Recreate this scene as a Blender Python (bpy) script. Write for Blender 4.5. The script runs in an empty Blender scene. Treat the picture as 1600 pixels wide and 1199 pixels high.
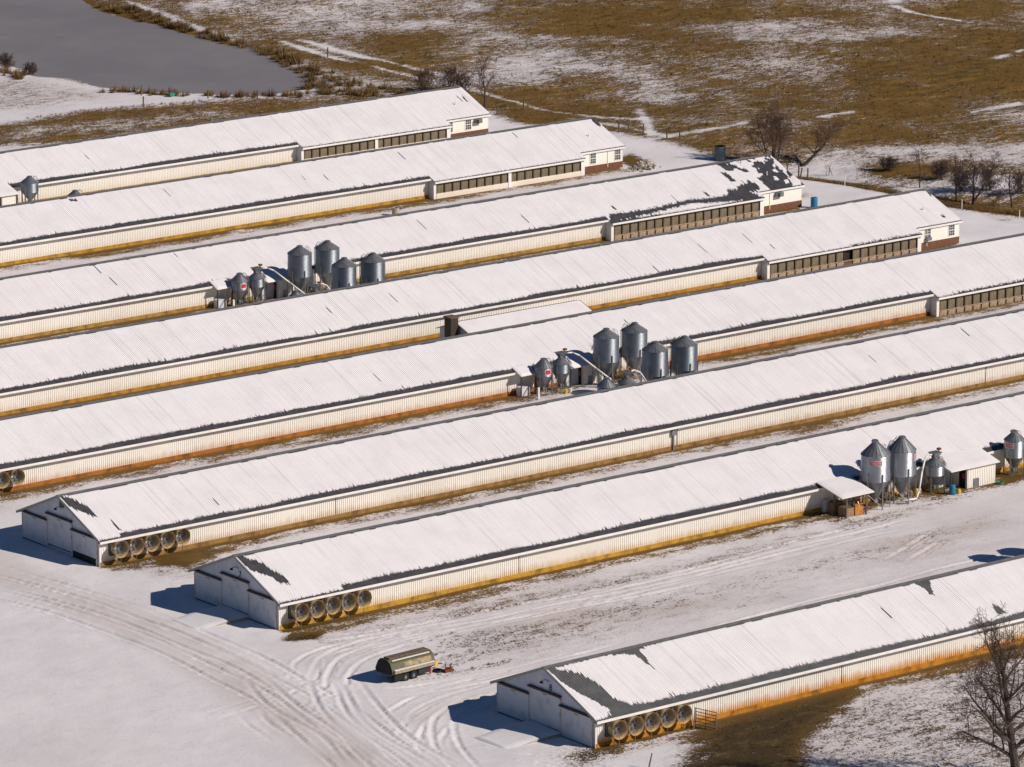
import bpy, math, random
import numpy as np
from mathutils import Vector, Matrix
random.seed(7); rng = np.random.default_rng(7)
SC = bpy.context.scene
COL = SC.collection
# ------------------------------------------------------------------ camera
CAM = np.array([-242.837, -296.747, 124.454]); FPX = 7958.54
_yaw, _pit = math.radians(38.3106), math.radians(13.8804)
CF = np.array([math.sin(_yaw)*math.cos(_pit), math.cos(_yaw)*math.cos(_pit), -math.sin(_pit)])
CR = np.array([math.cos(_yaw), -math.sin(_yaw), 0.0]); CU = np.cross(CR, CF)
cam = bpy.data.cameras.new('camera'); cam.sensor_width = 36; cam.lens = 36*FPX/1600
cam.clip_start = 1; cam.clip_end = 12000
co = bpy.data.objects.new('camera', cam); COL.objects.link(co)
co.matrix_world = Matrix(((CR[0], CU[0], -CF[0], CAM[0]), (CR[1], CU[1], -CF[1], CAM[1]), (CR[2], CU[2], -CF[2], CAM[2]), (0, 0, 0, 1)))
SC.camera = co
# ------------------------------------------------------------------ light
EL = math.radians(34); SDX, SDY = .521, -.853
w = bpy.data.worlds.new('World'); SC.world = w; w.use_nodes = True
nt = w.node_tree; bg = nt.nodes['Background']; sky = nt.nodes.new('ShaderNodeTexSky')
sky.sky_type = 'NISHITA'; sky.sun_disc = False; sky.sun_elevation = EL
sky.sun_rotation = math.atan2(SDX, SDY); sky.altitude = 300; sky.air_density = 1.0; sky.dust_density = 0.0; sky.ozone_density = 10.0
nt.links.new(sky.outputs[0], bg.inputs[0]); bg.inputs[1].default_value = .05
sun = bpy.data.lights.new('sun', 'SUN'); sun.energy = 5.0; sun.angle = math.radians(.53); sun.color = (1.0, .885, .80)
so = bpy.data.objects.new('sun', sun); COL.objects.link(so)
so.rotation_euler = Vector((SDX*math.cos(EL), SDY*math.cos(EL), math.sin(EL))).to_track_quat('Z', 'Y').to_euler()
so.location = (80, -80, 120)
SC.view_settings.view_transform = 'Standard'; SC.view_settings.look = 'None'
SC.view_settings.exposure = -.14; SC.view_settings.gamma = 1
SC.render.engine = 'CYCLES'

def at(u, v, z=0.0):
    r = CF + CR*(u-800)/FPX - CU*(v-599.5)/FPX
    return CAM + r*((z-CAM[2])/r[2])
def aty(u, v, y):
    r = CF + CR*(u-800)/FPX - CU*(v-599.5)/FPX
    return CAM + r*((y-CAM[1])/r[1])
# ------------------------------------------------------------------ materials
def mat(name, col, rough=.7, metal=0, noise=None, bump=None, spec=.3):
    """noise=(scale, colour2, lo, hi, detail)  bump=(scale, strength, dist)"""
    m = bpy.data.materials.new(name); m.use_nodes = True; n = m.node_tree; b = n.nodes['Principled BSDF']
    b.inputs['Roughness'].default_value = rough; b.inputs['Metallic'].default_value = metal
    b.inputs['Specular IOR Level'].default_value = spec
    b.inputs['Base Color'].default_value = (*col, 1)
    tc = n.nodes.new('ShaderNodeTexCoord')
    if noise:
        t = n.nodes.new('ShaderNodeTexNoise'); t.inputs['Scale'].default_value = noise[0]; t.inputs['Detail'].default_value = noise[4] if len(noise) > 4 else 6
        t.inputs['Roughness'].default_value = .65
        n.links.new(tc.outputs['Object'], t.inputs['Vector'])
        r = n.nodes.new('ShaderNodeMapRange'); r.inputs['From Min'].default_value = noise[2]; r.inputs['From Max'].default_value = noise[3]
        n.links.new(t.outputs['Fac'], r.inputs['Value'])
        mx = n.nodes.new('ShaderNodeMix'); mx.data_type = 'RGBA'
        mx.inputs[6].default_value = (*col, 1); mx.inputs[7].default_value = (*noise[1], 1)
        n.links.new(r.outputs[0], mx.inputs[0]); n.links.new(mx.outputs[2], b.inputs['Base Color'])
    if bump:
        t = n.nodes.new('ShaderNodeTexNoise'); t.inputs['Scale'].default_value = bump[0]; t.inputs['Detail'].default_value = 5
        n.links.new(tc.outputs['Object'], t.inputs['Vector'])
        bp = n.nodes.new('ShaderNodeBump'); bp.inputs['Strength'].default_value = bump[1]; bp.inputs['Distance'].default_value = bump[2]
        n.links.new(t.outputs['Fac'], bp.inputs['Height']); n.links.new(bp.outputs[0], b.inputs['Normal'])
    return m

def siding_mat(name, col, stain, zlo, zhi, amount):
    """painted sheet with rust and mud staining creeping up from the bottom edge"""
    m = mat(name, col, .55); n = m.node_tree; b = n.nodes['Principled BSDF']
    tc = n.nodes.new('ShaderNodeTexCoord'); sp = n.nodes.new('ShaderNodeSeparateXYZ'); n.links.new(tc.outputs['Object'], sp.inputs[0])
    mp = n.nodes.new('ShaderNodeMapping'); mp.inputs['Scale'].default_value = (2.2, 2.2, .7); n.links.new(tc.outputs['Object'], mp.inputs[0])
    t = n.nodes.new('ShaderNodeTexNoise'); t.inputs['Scale'].default_value = 1.0; t.inputs['Detail'].default_value = 6; n.links.new(mp.outputs[0], t.inputs['Vector'])
    ml = n.nodes.new('ShaderNodeMath'); ml.operation = 'MULTIPLY_ADD'; ml.inputs[1].default_value = -1.1; n.links.new(t.outputs['Fac'], ml.inputs[0]); n.links.new(sp.outputs['Z'], ml.inputs[2])
    r = n.nodes.new('ShaderNodeMapRange'); r.inputs['From Min'].default_value = zlo-.55; r.inputs['From Max'].default_value = zhi-.55
    r.inputs['To Min'].default_value = amount; r.inputs['To Max'].default_value = 0; n.links.new(ml.outputs[0], r.inputs['Value'])
    t2 = n.nodes.new('ShaderNodeTexNoise'); t2.inputs['Scale'].default_value = .35; t2.inputs['Detail'].default_value = 3; n.links.new(tc.outputs['Object'], t2.inputs['Vector'])
    m0 = n.nodes.new('ShaderNodeMix'); m0.data_type = 'RGBA'; m0.inputs[6].default_value = (*col, 1); m0.inputs[7].default_value = (*[c*.86 for c in col], 1)
    n.links.new(t2.outputs['Fac'], m0.inputs[0])
    mx = n.nodes.new('ShaderNodeMix'); mx.data_type = 'RGBA'; mx.inputs[7].default_value = (*stain, 1)
    n.links.new(m0.outputs[2], mx.inputs[6]); n.links.new(r.outputs[0], mx.inputs[0]); n.links.new(mx.outputs[2], b.inputs['Base Color'])
    return m

M = {}
CREAM = (.84, .81, .73)
STAIN = {1: (.62, .42, .12), 2: (.60, .33, .05), 3: (.55, .33, .07), 4: (.55, .30, .045), 5: (.52, .20, .03), 6: (.50, .27, .07), 7: (.62, .34, .035), 8: (.60, .26, .02)}
BASE = {1: (.50, .36, .13), 2: (.46, .26, .035), 3: (.38, .23, .06), 4: (.40, .21, .035), 5: (.36, .14, .025), 6: (.30, .175, .06), 7: (.50, .29, .04), 8: (.46, .20, .02)}
AMT = {1: .2, 2: .2, 3: .3, 4: .35, 5: .5, 6: .55, 7: .6, 8: 1.0}
for i in range(1, 9):
    M['siding%d' % i] = siding_mat('white_siding_%d' % i, CREAM, STAIN[i], .35, 1.0 if i < 8 else 1.15, AMT[i])
    M['base%d' % i] = mat('stained_base_board_%d' % i, BASE[i], .85, noise=(.8, tuple(c*.38 for c in BASE[i]), .44, .66))
M['white'] = mat('white_trim', (.8, .78, .74), .5, noise=(1.5, (.66, .64, .6), .4, .8))
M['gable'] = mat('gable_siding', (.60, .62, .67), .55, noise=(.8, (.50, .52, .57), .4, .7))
M['door'] = mat('door_sheet', (.55, .57, .60), .5, noise=(1.1, (.36, .38, .41), .5, .78))
M['trim_pink'] = mat('door_trim', (.62, .54, .50), .6, noise=(3, (.35, .27, .22), .5, .75))
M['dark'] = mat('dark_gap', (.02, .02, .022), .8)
M['track'] = mat('door_track', (.035, .033, .035), .6)
M['roof'] = mat('weathered_metal_roof', (.135, .14, .14), .55, .35, noise=(.9, (.2, .2, .19), .4, .7))
M['roof_dark'] = mat('wet_metal_roof', (.082, .082, .088), .5, .3, noise=(1.5, (.13, .13, .135), .42, .7))
M['ridge'] = mat('ridge_cap', (.20, .195, .195), .55, .4, noise=(1.5, (.13, .13, .13), .4, .7))
M['rake'] = mat('rake_trim', (.27, .28, .26), .5, .2)
M['snow'] = mat('roof_snow', (.76, .75, .745), .75, noise=(.5, (.70, .685, .685), .4, .7), bump=(3.0, .35, .03), spec=.2)
def streak_snow(m):
    n = m.node_tree; b = n.nodes['Principled BSDF']; L = n.links; src = b.inputs['Base Color'].links[0].from_socket
    tc = n.nodes.new('ShaderNodeTexCoord'); mp = n.nodes.new('ShaderNodeMapping'); mp.inputs['Scale'].default_value = (2.6, .16, .16); L.new(tc.outputs['Object'], mp.inputs[0])
    oi = n.nodes.new('ShaderNodeObjectInfo'); va = n.nodes.new('ShaderNodeVectorMath'); va.operation = 'MULTIPLY_ADD'; va.inputs[1].default_value = (40, 40, 40); L.new(oi.outputs['Random'], va.inputs[0]); L.new(mp.outputs[0], va.inputs[2])
    t = n.nodes.new('ShaderNodeTexNoise'); t.inputs['Scale'].default_value = 1.0; t.inputs['Detail'].default_value = 7; t.inputs['Roughness'].default_value = .7; L.new(va.outputs[0], t.inputs['Vector'])
    r = n.nodes.new('ShaderNodeMapRange'); r.inputs['From Min'].default_value = .52; r.inputs['From Max'].default_value = .82; r.inputs['To Max'].default_value = .42; L.new(t.outputs['Fac'], r.inputs['Value'])
    x = n.nodes.new('ShaderNodeMix'); x.data_type = 'RGBA'; L.new(r.outputs[0], x.inputs[0]); L.new(src, x.inputs[6]); x.inputs[7].default_value = (.40, .40, .41, 1); L.new(x.outputs[2], b.inputs['Base Color'])
M['roof_snow'] = mat('streaked_roof_snow', (.77, .76, .755), .75, noise=(.35, (.71, .695, .695), .4, .7), bump=(3.0, .35, .03), spec=.2); streak_snow(M['roof_snow'])
M['brick'] = mat('red_brick', (.19, .085, .045), .85, noise=(6, (.11, .055, .03), .4, .65))
M['block'] = mat('pale_block', (.40, .31, .22), .85, noise=(3, (.22, .15, .09), .4, .65))
M['curtain'] = mat('olive_curtain', (.19, .155, .098), .75, noise=(2.0, (.13, .105, .065), .4, .7))
M['post'] = mat('curtain_post', (.055, .04, .028), .8)
M['glass'] = mat('window_glass', (.05, .06, .075), .1, 0, spec=.6)
M['galv'] = mat('galvanised_steel', (.41, .435, .46), .34, .85, noise=(1.2, (.35, .375, .40), .35, .7, 6))
def corrugate(m):
    n = m.node_tree; L = n.links; tc = n.nodes.new('ShaderNodeTexCoord'); wv = n.nodes.new('ShaderNodeTexWave'); wv.wave_type = 'BANDS'; wv.bands_direction = 'Z'; wv.inputs['Scale'].default_value = 2.9
    L.new(tc.outputs['Object'], wv.inputs['Vector']); bp = n.nodes.new('ShaderNodeBump'); bp.inputs['Strength'].default_value = 1.0; bp.inputs['Distance'].default_value = .022
    L.new(wv.outputs['Fac'], bp.inputs['Height']); L.new(bp.outputs[0], n.nodes['Principled BSDF'].inputs['Normal'])
corrugate(M['galv'])
M['galv_old'] = mat('aged_galvanised', (.27, .305, .335), .40, .8, noise=(1.2, (.19, .22, .245), .35, .7, 6)); corrugate(M['galv_old'])
M['galv_dark'] = mat('dull_galvanised', (.28, .295, .305), .48, .7, noise=(2.0, (.17, .18, .19), .4, .7))
M['fan_in'] = mat('fan_cone', (.47, .40, .28), .5, .15, noise=(2.0, (.38, .24, .075), .38, .58))
M['fan_dark'] = mat('fan_shutter', (.09, .09, .095), .55, .3)
M['concrete'] = mat('concrete', (.42, .38, .31), .85, noise=(3, (.28, .25, .2), .4, .7))
M['wood'] = mat('grey_wood', (.17, .125, .09), .85, noise=(3, (.09, .065, .045), .4, .7))
M['ply'] = mat('orange_plywood', (.50, .22, .045), .8, noise=(2.5, (.3, .12, .03), .4, .7))
M['crate'] = mat('crate_wood', (.33, .23, .14), .85, noise=(3, (.2, .13, .08), .4, .7))
M['blue'] = mat('blue_plastic', (.015, .17, .32), .45, spec=.4)
M['yellow'] = mat('yellow_plastic', (.72, .48, .03), .45)
M['green'] = mat('green_plastic', (.03, .26, .17), .5)
M['whitep'] = mat('white_plastic', (.8, .8, .78), .4)
M['red'] = mat('red_sign', (.55, .045, .06), .5)
M['steelblue'] = mat('dark_tank', (.10, .125, .15), .5, .3)
M['olive'] = mat('olive_paint', (.075, .078, .034), .55, noise=(2.0, (.16, .10, .05), .48, .7))
M['tan'] = mat('tan_ledge', (.33, .29, .2), .7, noise=(3, (.2, .15, .09), .45, .7))
M['glare'] = mat('glare_tint', (.34, .24, .11), .5, .1, noise=(1.6, (.11, .11, .055), .36, .56))  # painted glare tone for the trailer side, broken up by noise
M['rust'] = mat('rust', (.2, .07, .03), .85, noise=(4, (.08, .035, .02), .4, .7))
M['tyre'] = mat('tyre_rubber', (.018, .018, .018), .85)
M['pink'] = mat('faded_red', (.55, .16, .16), .6)
M['bark'] = mat('bark', (.075, .058, .046), .9, noise=(4, (.04, .03, .024), .4, .7))
M['twig'] = mat('twigs', (.095, .065, .052), .9)
M['redtwig'] = mat('reddish_twigs', (.13, .075, .05), .9)
M['straw'] = mat('dry_sedge', (.24, .145, .055), .9, noise=(.4, (.13, .085, .035), .4, .62))
M['fgrass'] = mat('field_grass', (.21, .125, .036), .9, noise=(.15, (.075, .055, .018), .4, .62))
M['stone'] = mat('pale_stone', (.5, .45, .38), .85, noise=(2, (.3, .26, .22), .4, .7))
M['ink'] = mat('black_paint', (.02, .02, .03), .6)
# ------------------------------------------------------------------ mesh helpers
class MB:
    def __init__(s): s.v = []; s.f = []
    def add(s, vs, fs):
        n = len(s.v); s.v.extend(tuple(float(c) for c in p) for p in vs); s.f.extend(tuple(i+n for i in f) for f in fs); return s
    def box(s, x0, y0, z0, x1, y1, z1):
        return s.add([(x0, y0, z0), (x1, y0, z0), (x1, y1, z0), (x0, y1, z0), (x0, y0, z1), (x1, y0, z1), (x1, y1, z1), (x0, y1, z1)],
                     [(3, 2, 1, 0), (4, 5, 6, 7), (0, 1, 5, 4), (1, 2, 6, 5), (2, 3, 7, 6), (3, 0, 4, 7)])
    def tube(s, p, q, r0, r1=None, n=6, caps=True):
        p = Vector(p); q = Vector(q); r1 = r0 if r1 is None else r1
        d = (q-p)
        if d.length < 1e-6: return s
        d.normalize(); a = d.orthogonal().normalized(); b = d.cross(a)
        vs = []
        for c, r in ((p, r0), (q, r1)):
            for k in range(n):
                t = 2*math.pi*k/n; vs.append(c+a*(r*math.cos(t))+b*(r*math.sin(t)))
        fs = [(k, (k+1) % n, n+(k+1) % n, n+k) for k in range(n)]
        if caps: fs += [tuple(range(n-1, -1, -1)), tuple(range(n, 2*n))]
        return s.add(vs, fs)
    def path(s, pts, r, n=6):
        for a, b in zip(pts, pts[1:]): s.tube(a, b, r, r, n)
        return s
    def lathe(s, prof, n=24, c=(0, 0), cap0=False, cap1=False):
        vs = [(c[0]+r*math.cos(2*math.pi*k/n), c[1]+r*math.sin(2*math.pi*k/n), z) for r, z in prof for k in range(n)]
        fs = [(j*n+k, j*n+(k+1) % n, (j+1)*n+(k+1) % n, (j+1)*n+k) for j in range(len(prof)-1) for k in range(n)]
        if cap0: fs.append(tuple(range(n-1, -1, -1)))
        if cap1: fs.append(tuple((len(prof)-1)*n+k for k in range(n)))
        return s.add(vs, fs)
    def prism(s, poly, axis, a, b):
        """poly in the two other axes, extruded along axis from a to b"""
        def P(p, t): return {'x': (t, p[0], p[1]), 'y': (p[0], t, p[1]), 'z': (p[0], p[1], t)}[axis]
        n = len(poly)
        return s.add([P(p, a) for p in poly]+[P(p, b) for p in poly], [tuple(range(n-1, -1, -1)), tuple(range(n, 2*n))]+[(k, (k+1) % n, n+(k+1) % n, n+k) for k in range(n)])
    def mesh(s, name, m, smooth=False):
        me = bpy.data.meshes.new(name); me.from_pydata(s.v, [], s.f); me.materials.append(m)
        if smooth: me.polygons.foreach_set('use_smooth', [True]*len(me.polygons))
        me.update(); return me
    def build(s, name, m, parent=None, smooth=False, loc=None):
        o = bpy.data.objects.new(name, s.mesh(name, m, smooth)); COL.objects.link(o)
        if parent is not None: o.parent = parent
        if loc is not None: o.location = loc
        return o
def link(name, me, parent=None, loc=(0, 0, 0), rz=0):
    o = bpy.data.objects.new(name, me); COL.objects.link(o); o.parent = parent; o.location = loc; o.rotation_euler = (0, 0, rz); return o
def tag(o, label, cat, group=None):
    o['label'] = label; o['category'] = cat
    if group: o['group'] = group
    return o
def thing(name, label, cat, loc=(0, 0, 0), rz=0, group=None):
    o = bpy.data.objects.new(name, None); o.empty_display_size = .3; COL.objects.link(o); o.location = loc; o.rotation_euler = (0, 0, rz)
    return tag(o, label, cat, group)
def text_mb(body, size, extrude=.01):
    cu = bpy.data.curves.new('txt', 'FONT'); cu.body = body; cu.size = size; cu.extrude = extrude; cu.align_x = 'CENTER'; cu.align_y = 'CENTER'
    o = bpy.data.objects.new('txt', cu); COL.objects.link(o)
    dg = bpy.context.evaluated_depsgraph_get(); me = bpy.data.meshes.new_from_object(o.evaluated_get(dg))
    mb = MB(); mb.add([tuple(v.co) for v in me.vertices], [tuple(p.vertices) for p in me.polygons])
    bpy.data.objects.remove(o); bpy.data.curves.remove(cu); bpy.data.meshes.remove(me); return mb

# ------------------------------------------------------------------ noise and masks for the ground
def vnoise(x, y, cell, seed):
    r = np.random.default_rng(seed); g = r.random((256, 256))
    fx = x/cell; fy = y/cell; ix = np.floor(fx).astype(int); iy = np.floor(fy).astype(int); tx = fx-ix; ty = fy-iy
    tx = tx*tx*(3-2*tx); ty = ty*ty*(3-2*ty)
    a = g[ix % 256, iy % 256]; b = g[(ix+1) % 256, iy % 256]; c = g[ix % 256, (iy+1) % 256]; d_ = g[(ix+1) % 256, (iy+1) % 256]
    return (a*(1-tx)+b*tx)*(1-ty)+(c*(1-tx)+d_*tx)*ty
def fbm(x, y, cell, seed, octs=4):
    s = 0; a = 1; t = 0
    for k in range(octs): s = s+a*vnoise(x+17*k, y-9*k, cell/2**k, seed+k); t += a; a *= .5
    return s/t
def inpoly(x, y, poly):
    ins = np.zeros(x.shape, bool); n = len(poly)
    for k in range(n):
        x0, y0 = poly[k][:2]; x1, y1 = poly[(k+1) % n][:2]
        if y0 == y1: continue
        c = ((y0 > y) != (y1 > y)) & (x < (x1-x0)*(y-y0)/(y1-y0)+x0); ins ^= c
    return ins
def segdist(x, y, pts):
    dmin = np.full(x.shape, 1e9)
    for p, q in zip(pts, pts[1:]):
        dx, dy = q[0]-p[0], q[1]-p[1]; L = dx*dx+dy*dy+1e-12
        t = np.clip(((x-p[0])*dx+(y-p[1])*dy)/L, 0, 1); dmin = np.minimum(dmin, np.hypot(x-p[0]-t*dx, y-p[1]-t*dy))
    return dmin
def softpoly(x, y, poly, wd):
    """signed: 1 inside, fading to 0 over wd outside"""
    dd = segdist(x, y, list(poly)+[poly[0]]); ins = inpoly(x, y, poly)
    return np.clip(np.where(ins, .5+dd/wd/2, .5-dd/wd/2), 0, 1)
def W(*uv): return [tuple(at(u, v)[:2]) for u, v in uv]
YB = {1: 203.77, 2: 177.09, 3: 145.82, 4: 119.41, 5: 94.60, 6: 67.81, 7: 42.03, 8: 0.0}
X0 = {1: -1.8, 2: -1.7, 3: 0.0, 4: .7, 5: 3.2, 6: -1.51, 7: -.45, 8: 0.0}
LEN = 150.5; BW = 12.5
POND0 = [tuple(at(u, v, -.45)[:2]) for u, v in [(-140, -60), (100, -8), (150, 14), (250, 40), (330, 68), (398, 78), (430, 100), (464, 122), (470, 138), (400, 147), (300, 146), (220, 141), (160, 136), (100, 123), (62, 119), (36, 110), (0, 100), (-140, 92)]]
def smooth_loop(P, n=6):
    P = [np.array(p) for p in P]; out = []; m = len(P)
    for k in range(m):
        a, b, c, d_ = P[k-1], P[k], P[(k+1) % m], P[(k+2) % m]
        for t in np.arange(n)/n: out.append(tuple(.5*((2*b)+(-a+c)*t+(2*a-5*b+4*c-d_)*t*t+(-a+3*b-3*c+d_)*t**3)))
    return out
POND = smooth_loop(POND0, 4)
FIELD = W((470, 152), (760, 172), (800, 192), (900, 200), (960, 207), (1010, 222), (1067, 231), (1116, 249), (1180, 268), (1259, 277), (1319, 285), (1394, 300), (1484, 321), (1600, 337), (1900, 390), (2300, 300), (2300, -250), (60, -250), (100, -40), (150, 10), (250, 38), (330, 66), (400, 78), (440, 98), (475, 125))
LEFTBAND = W((-60, 205), (0, 197), (60, 189), (130, 176), (250, 166), (400, 155), (540, 150), (640, 150), (640, 175), (400, 195), (200, 215), (60, 229), (-60, 236))
BLOBS = [(900, 100, 150, 26, .30), (820, 70, 120, 25, .18), (560, 25, 200, 30, .16), (330, 10, 120, 18, .16), (1240, 108, 70, 16, .22), (1330, 55, 120, 12, .12), (1420, 120, 90, 10, .14), (1150, 60, 120, 14, .08), (1400, 30, 60, 8, .1), (1000, 140, 80, 16, .16),
         (760, 120, 70, 16, .2), (1360, 90, 90, 10, .1), (1450, 195, 60, 12, .14), (1420, 230, 160, 8, .16), (1290, 262, 60, 16, .6), (1420, 285, 120, 9, .28), (1560, 285, 70, 12, .35), (520, 130, 60, 22, .3), (640, 145, 60, 10, .2), (470, 105, 40, 14, .25),
         (660, 62, 80, 14, -.2), (620, 100, 70, 10, -.2), (1350, 175, 220, 22, -.16), (1500, 130, 160, 25, -.12), (1500, 60, 150, 25, -.1), (1050, 25, 160, 12, -.22), (900, 45, 90, 8, -.14), (1300, 215, 150, 12, -.12), (860, 185, 50, 9, -.25), (1100, 230, 60, 10, -.15), (1440, 300, 90, 7, -.1), (1390, 262, 90, 9, -.3), (760, 10, 80, 10, .15)]
WHITE_LINES = [((440, 62), (520, 88), (640, 112), (740, 135), (860, 168), (1000, 185)), ((470, 60), (560, 84), (680, 108), (760, 128)), ((1005, 222), (1060, 214), (1100, 206), (1160, 196)), ((1000, 160), (1004, 175), (1010, 190), (1018, 215)),
               ((1285, 184), (1332, 177)), ((1400, 12), (1425, 20), (1500, 29)), ((1396, 4), (1404, -4)), ((1520, 176), (1590, 166)), ((1555, 97), (1600, 78)), ((200, 5), (300, 40), (350, 55)), ((870, 178), (960, 195), (1040, 215))]
ROAD = [(-9.0, 110), (-8.9, 72), (-9.0, 54), (-9.6, 44), (-11.5, 32), (-14, 20), (-17.5, 8), (-24, -12), (-36, -40)]
def ground_masks(x, y):
    """snow cover, dark soil, dirt in the snow"""
    n1 = fbm(x, y, 14, 3); n2 = fbm(x, y, 5, 11); n3 = fbm(x, y, 40, 23, 2)
    S = .97+(n1-.5)*.12; soil = np.zeros_like(x); tint = np.clip((n1-.45)*.6, 0, .25); clay = np.zeros_like(x)
    f = softpoly(x, y, FIELD, 2.0); outer = (x > 420) | (x < -150) | (y > 480) | (y < -150)
    f = np.where(outer, 1.0, f)
    Sf = .385+(n1-.5)*.46+(n2-.5)*.3+(n3-.5)*.2
    for u, v, ru, rv, val in BLOBS:
        c = at(u, v); s = 7958/np.dot(c-CAM, CF); a = ((x-c[0])*CR[0]+(y-c[1])*CR[1])/(ru/s); b = ((x-c[0])*math.sin(_yaw)+(y-c[1])*math.cos(_yaw))/(rv/s/.215)
        Sf = Sf+val*np.exp(-(a*a+b*b)*.8)
    for ln in WHITE_LINES:
        Sf = Sf+.42*np.exp(-(segdist(x, y, W(*ln))/.65)**2)*(.3+1.4*n2)
    # verge of long grass between yard and ditch
    Sf = Sf-.7*np.exp(-(segdist(x, y, W((1259, 269), (1319, 279), (1394, 294), (1484, 312), (1600, 327)))/2.6)**2)
    S = S*(1-f)+Sf*f
    lb = softpoly(x, y, LEFTBAND, 2.5); S = S*(1-lb)+lb*(.30+(n1-.5)*.6+.22*np.exp(-(segdist(x, y, W((60, 205), (200, 196), (330, 184)))/4.0)**2))
    sp = softpoly(x, y, W((-60, 118), (60, 122), (150, 140), (200, 150), (60, 172), (-60, 180)), 4); S = S-sp*.36
    # pond bank
    pdist = segdist(x, y, POND+[POND[0]]); S = S-.5*np.exp(-(pdist/1.4)**2)*(.4+n2)
    # strips along the lit walls
    for i in range(1, 9):
        dx = x-X0[i]; dy = YB[i]-y
        inx = np.clip((dx+.5)/1.0, 0, 1)*np.clip((LEN-dx)/1.0, 0, 1)
        wob = (n2-.5)*.9
        strip = np.clip((1.0+wob-dy)/.45, 0, 1)*(dy > -.3)*inx
        S = np.where(strip > 0, S*(1-strip)+strip*.08, S); soil = np.maximum(soil, strip*(.35+n2*.3)); clay = np.maximum(clay, strip*np.clip((.6-dy)/.5, 0, 1))
        sp2 = np.clip((3.6+wob*2-dy)/1.5, 0, 1)*(dy > -.3)*inx
        S = S-sp2*.42*(1-strip)*(.6+.8*n2)
        back = (y-YB[i]-BW); sb = np.clip((1.6-back)/1.0, 0, 1)*(back > -.3)*inx; S = S-sb*.15
    # trampled grass between the two front houses and other patches in the yard
    for poly, val, wd, sl in [
        (W((700, 1000), (820, 945), (1000, 925), (1250, 868), (1480, 810), (1560, 815), (1500, 850), (1350, 885), (1150, 945), (900, 1005), (760, 1030)), -.36, 6, .25),
        (W((650, 1000), (700, 985), (800, 975), (900, 985), (780, 1030), (690, 1045), (640, 1060), (600, 1062)), -.05, 2.5, .7),
        (W((560, 985), (700, 960), (900, 920), (1200, 850), (1200, 862), (900, 935), (700, 975)), -.10, 2, .2),
        (W((1040, 1215), (1075, 1160), (1120, 1132), (1230, 1102), (1330, 1078), (1310, 1105), (1250, 1150), (1245, 1215)), -.60, 1.4, 1.0),
        (W((1130, 1260), (1180, 1140), (1330, 1085), (1480, 1052), (1700, 1000), (1750, 1260)), -.36, 3, .5),
        (W((880, 1180), (900, 1166), (965, 1160), (960, 1180), (900, 1205)), -.5, 1.5, .9),
        (W((440, 1000), (450, 994), (500, 990), (490, 998), (460, 1003)), -.8, .8, .9),
        (W((270, 870), (300, 862), (330, 872), (290, 885), (260, 882)), -.6, 1.5, .3),
        (W((150, 885), (230, 875), (330, 860), (330, 900), (250, 905)), -.22, 2, .3),
        (W((985, 262), (960, 250), (985, 240), (1020, 255)), -.7, 1.0, .2),
        (W((1230, 305), (1255, 300), (1275, 306), (1250, 312)), -.5, 1.0, .2),
        (W((1560, 343), (1545, 335), (1575, 340), (1580, 345)), -.6, 1.0, .2),
        (W((1285, 805), (1390, 800), (1480, 772), (1600, 742), (1600, 755), (1480, 790), (1380, 815), (1320, 825)), -.28, 1.5, .5)]:
        k = softpoly(x, y, poly, wd); S = S+val*k*(.75+.5*n2); soil = np.maximum(soil, k*sl)
    # the shallow melt between the rows
    for i in (2, 3, 4, 5, 6, 7):
        mid = YB[i]-6.0; S = S-.36*np.exp(-((y-mid)/3.8)**2)*(x > 0)*(x < 150)*np.clip(n1*2-.5, 0, 1.4)
    k = softpoly(x, y, W((690, 1010), (820, 945), (1000, 925), (1250, 868), (1480, 810), (1600, 800), (1600, 850), (1350, 885), (1150, 945), (900, 1005), (760, 1030)), 6); tint = np.maximum(tint, k*np.clip(fbm(x*.3, y*1.4, 3.0, 131, 4)*2.6-.95, 0, .85))
    rd = segdist(x, y, ROAD); k = np.exp(-(rd/3.2)**4); tint = np.maximum(tint, k*(.35+.9*(n2-.35))); S = S*(1-k*.6)+k*.6*1.0
    for ln in (W((480, 1030), (600, 1000), (1000, 922), (1300, 850), (1600, 775)), W((640, 1125), (760, 1075), (1100, 985), (1600, 862))):
        k = np.exp(-(segdist(x, y, ln)/2.2)**4); tint = np.maximum(tint, k*.25); S = S*(1-k*.8)+k*.8*1.0
    # where snow is kept clear of the barns' floors nothing matters
    return S, soil, np.clip(tint, 0, 1), clay

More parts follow.
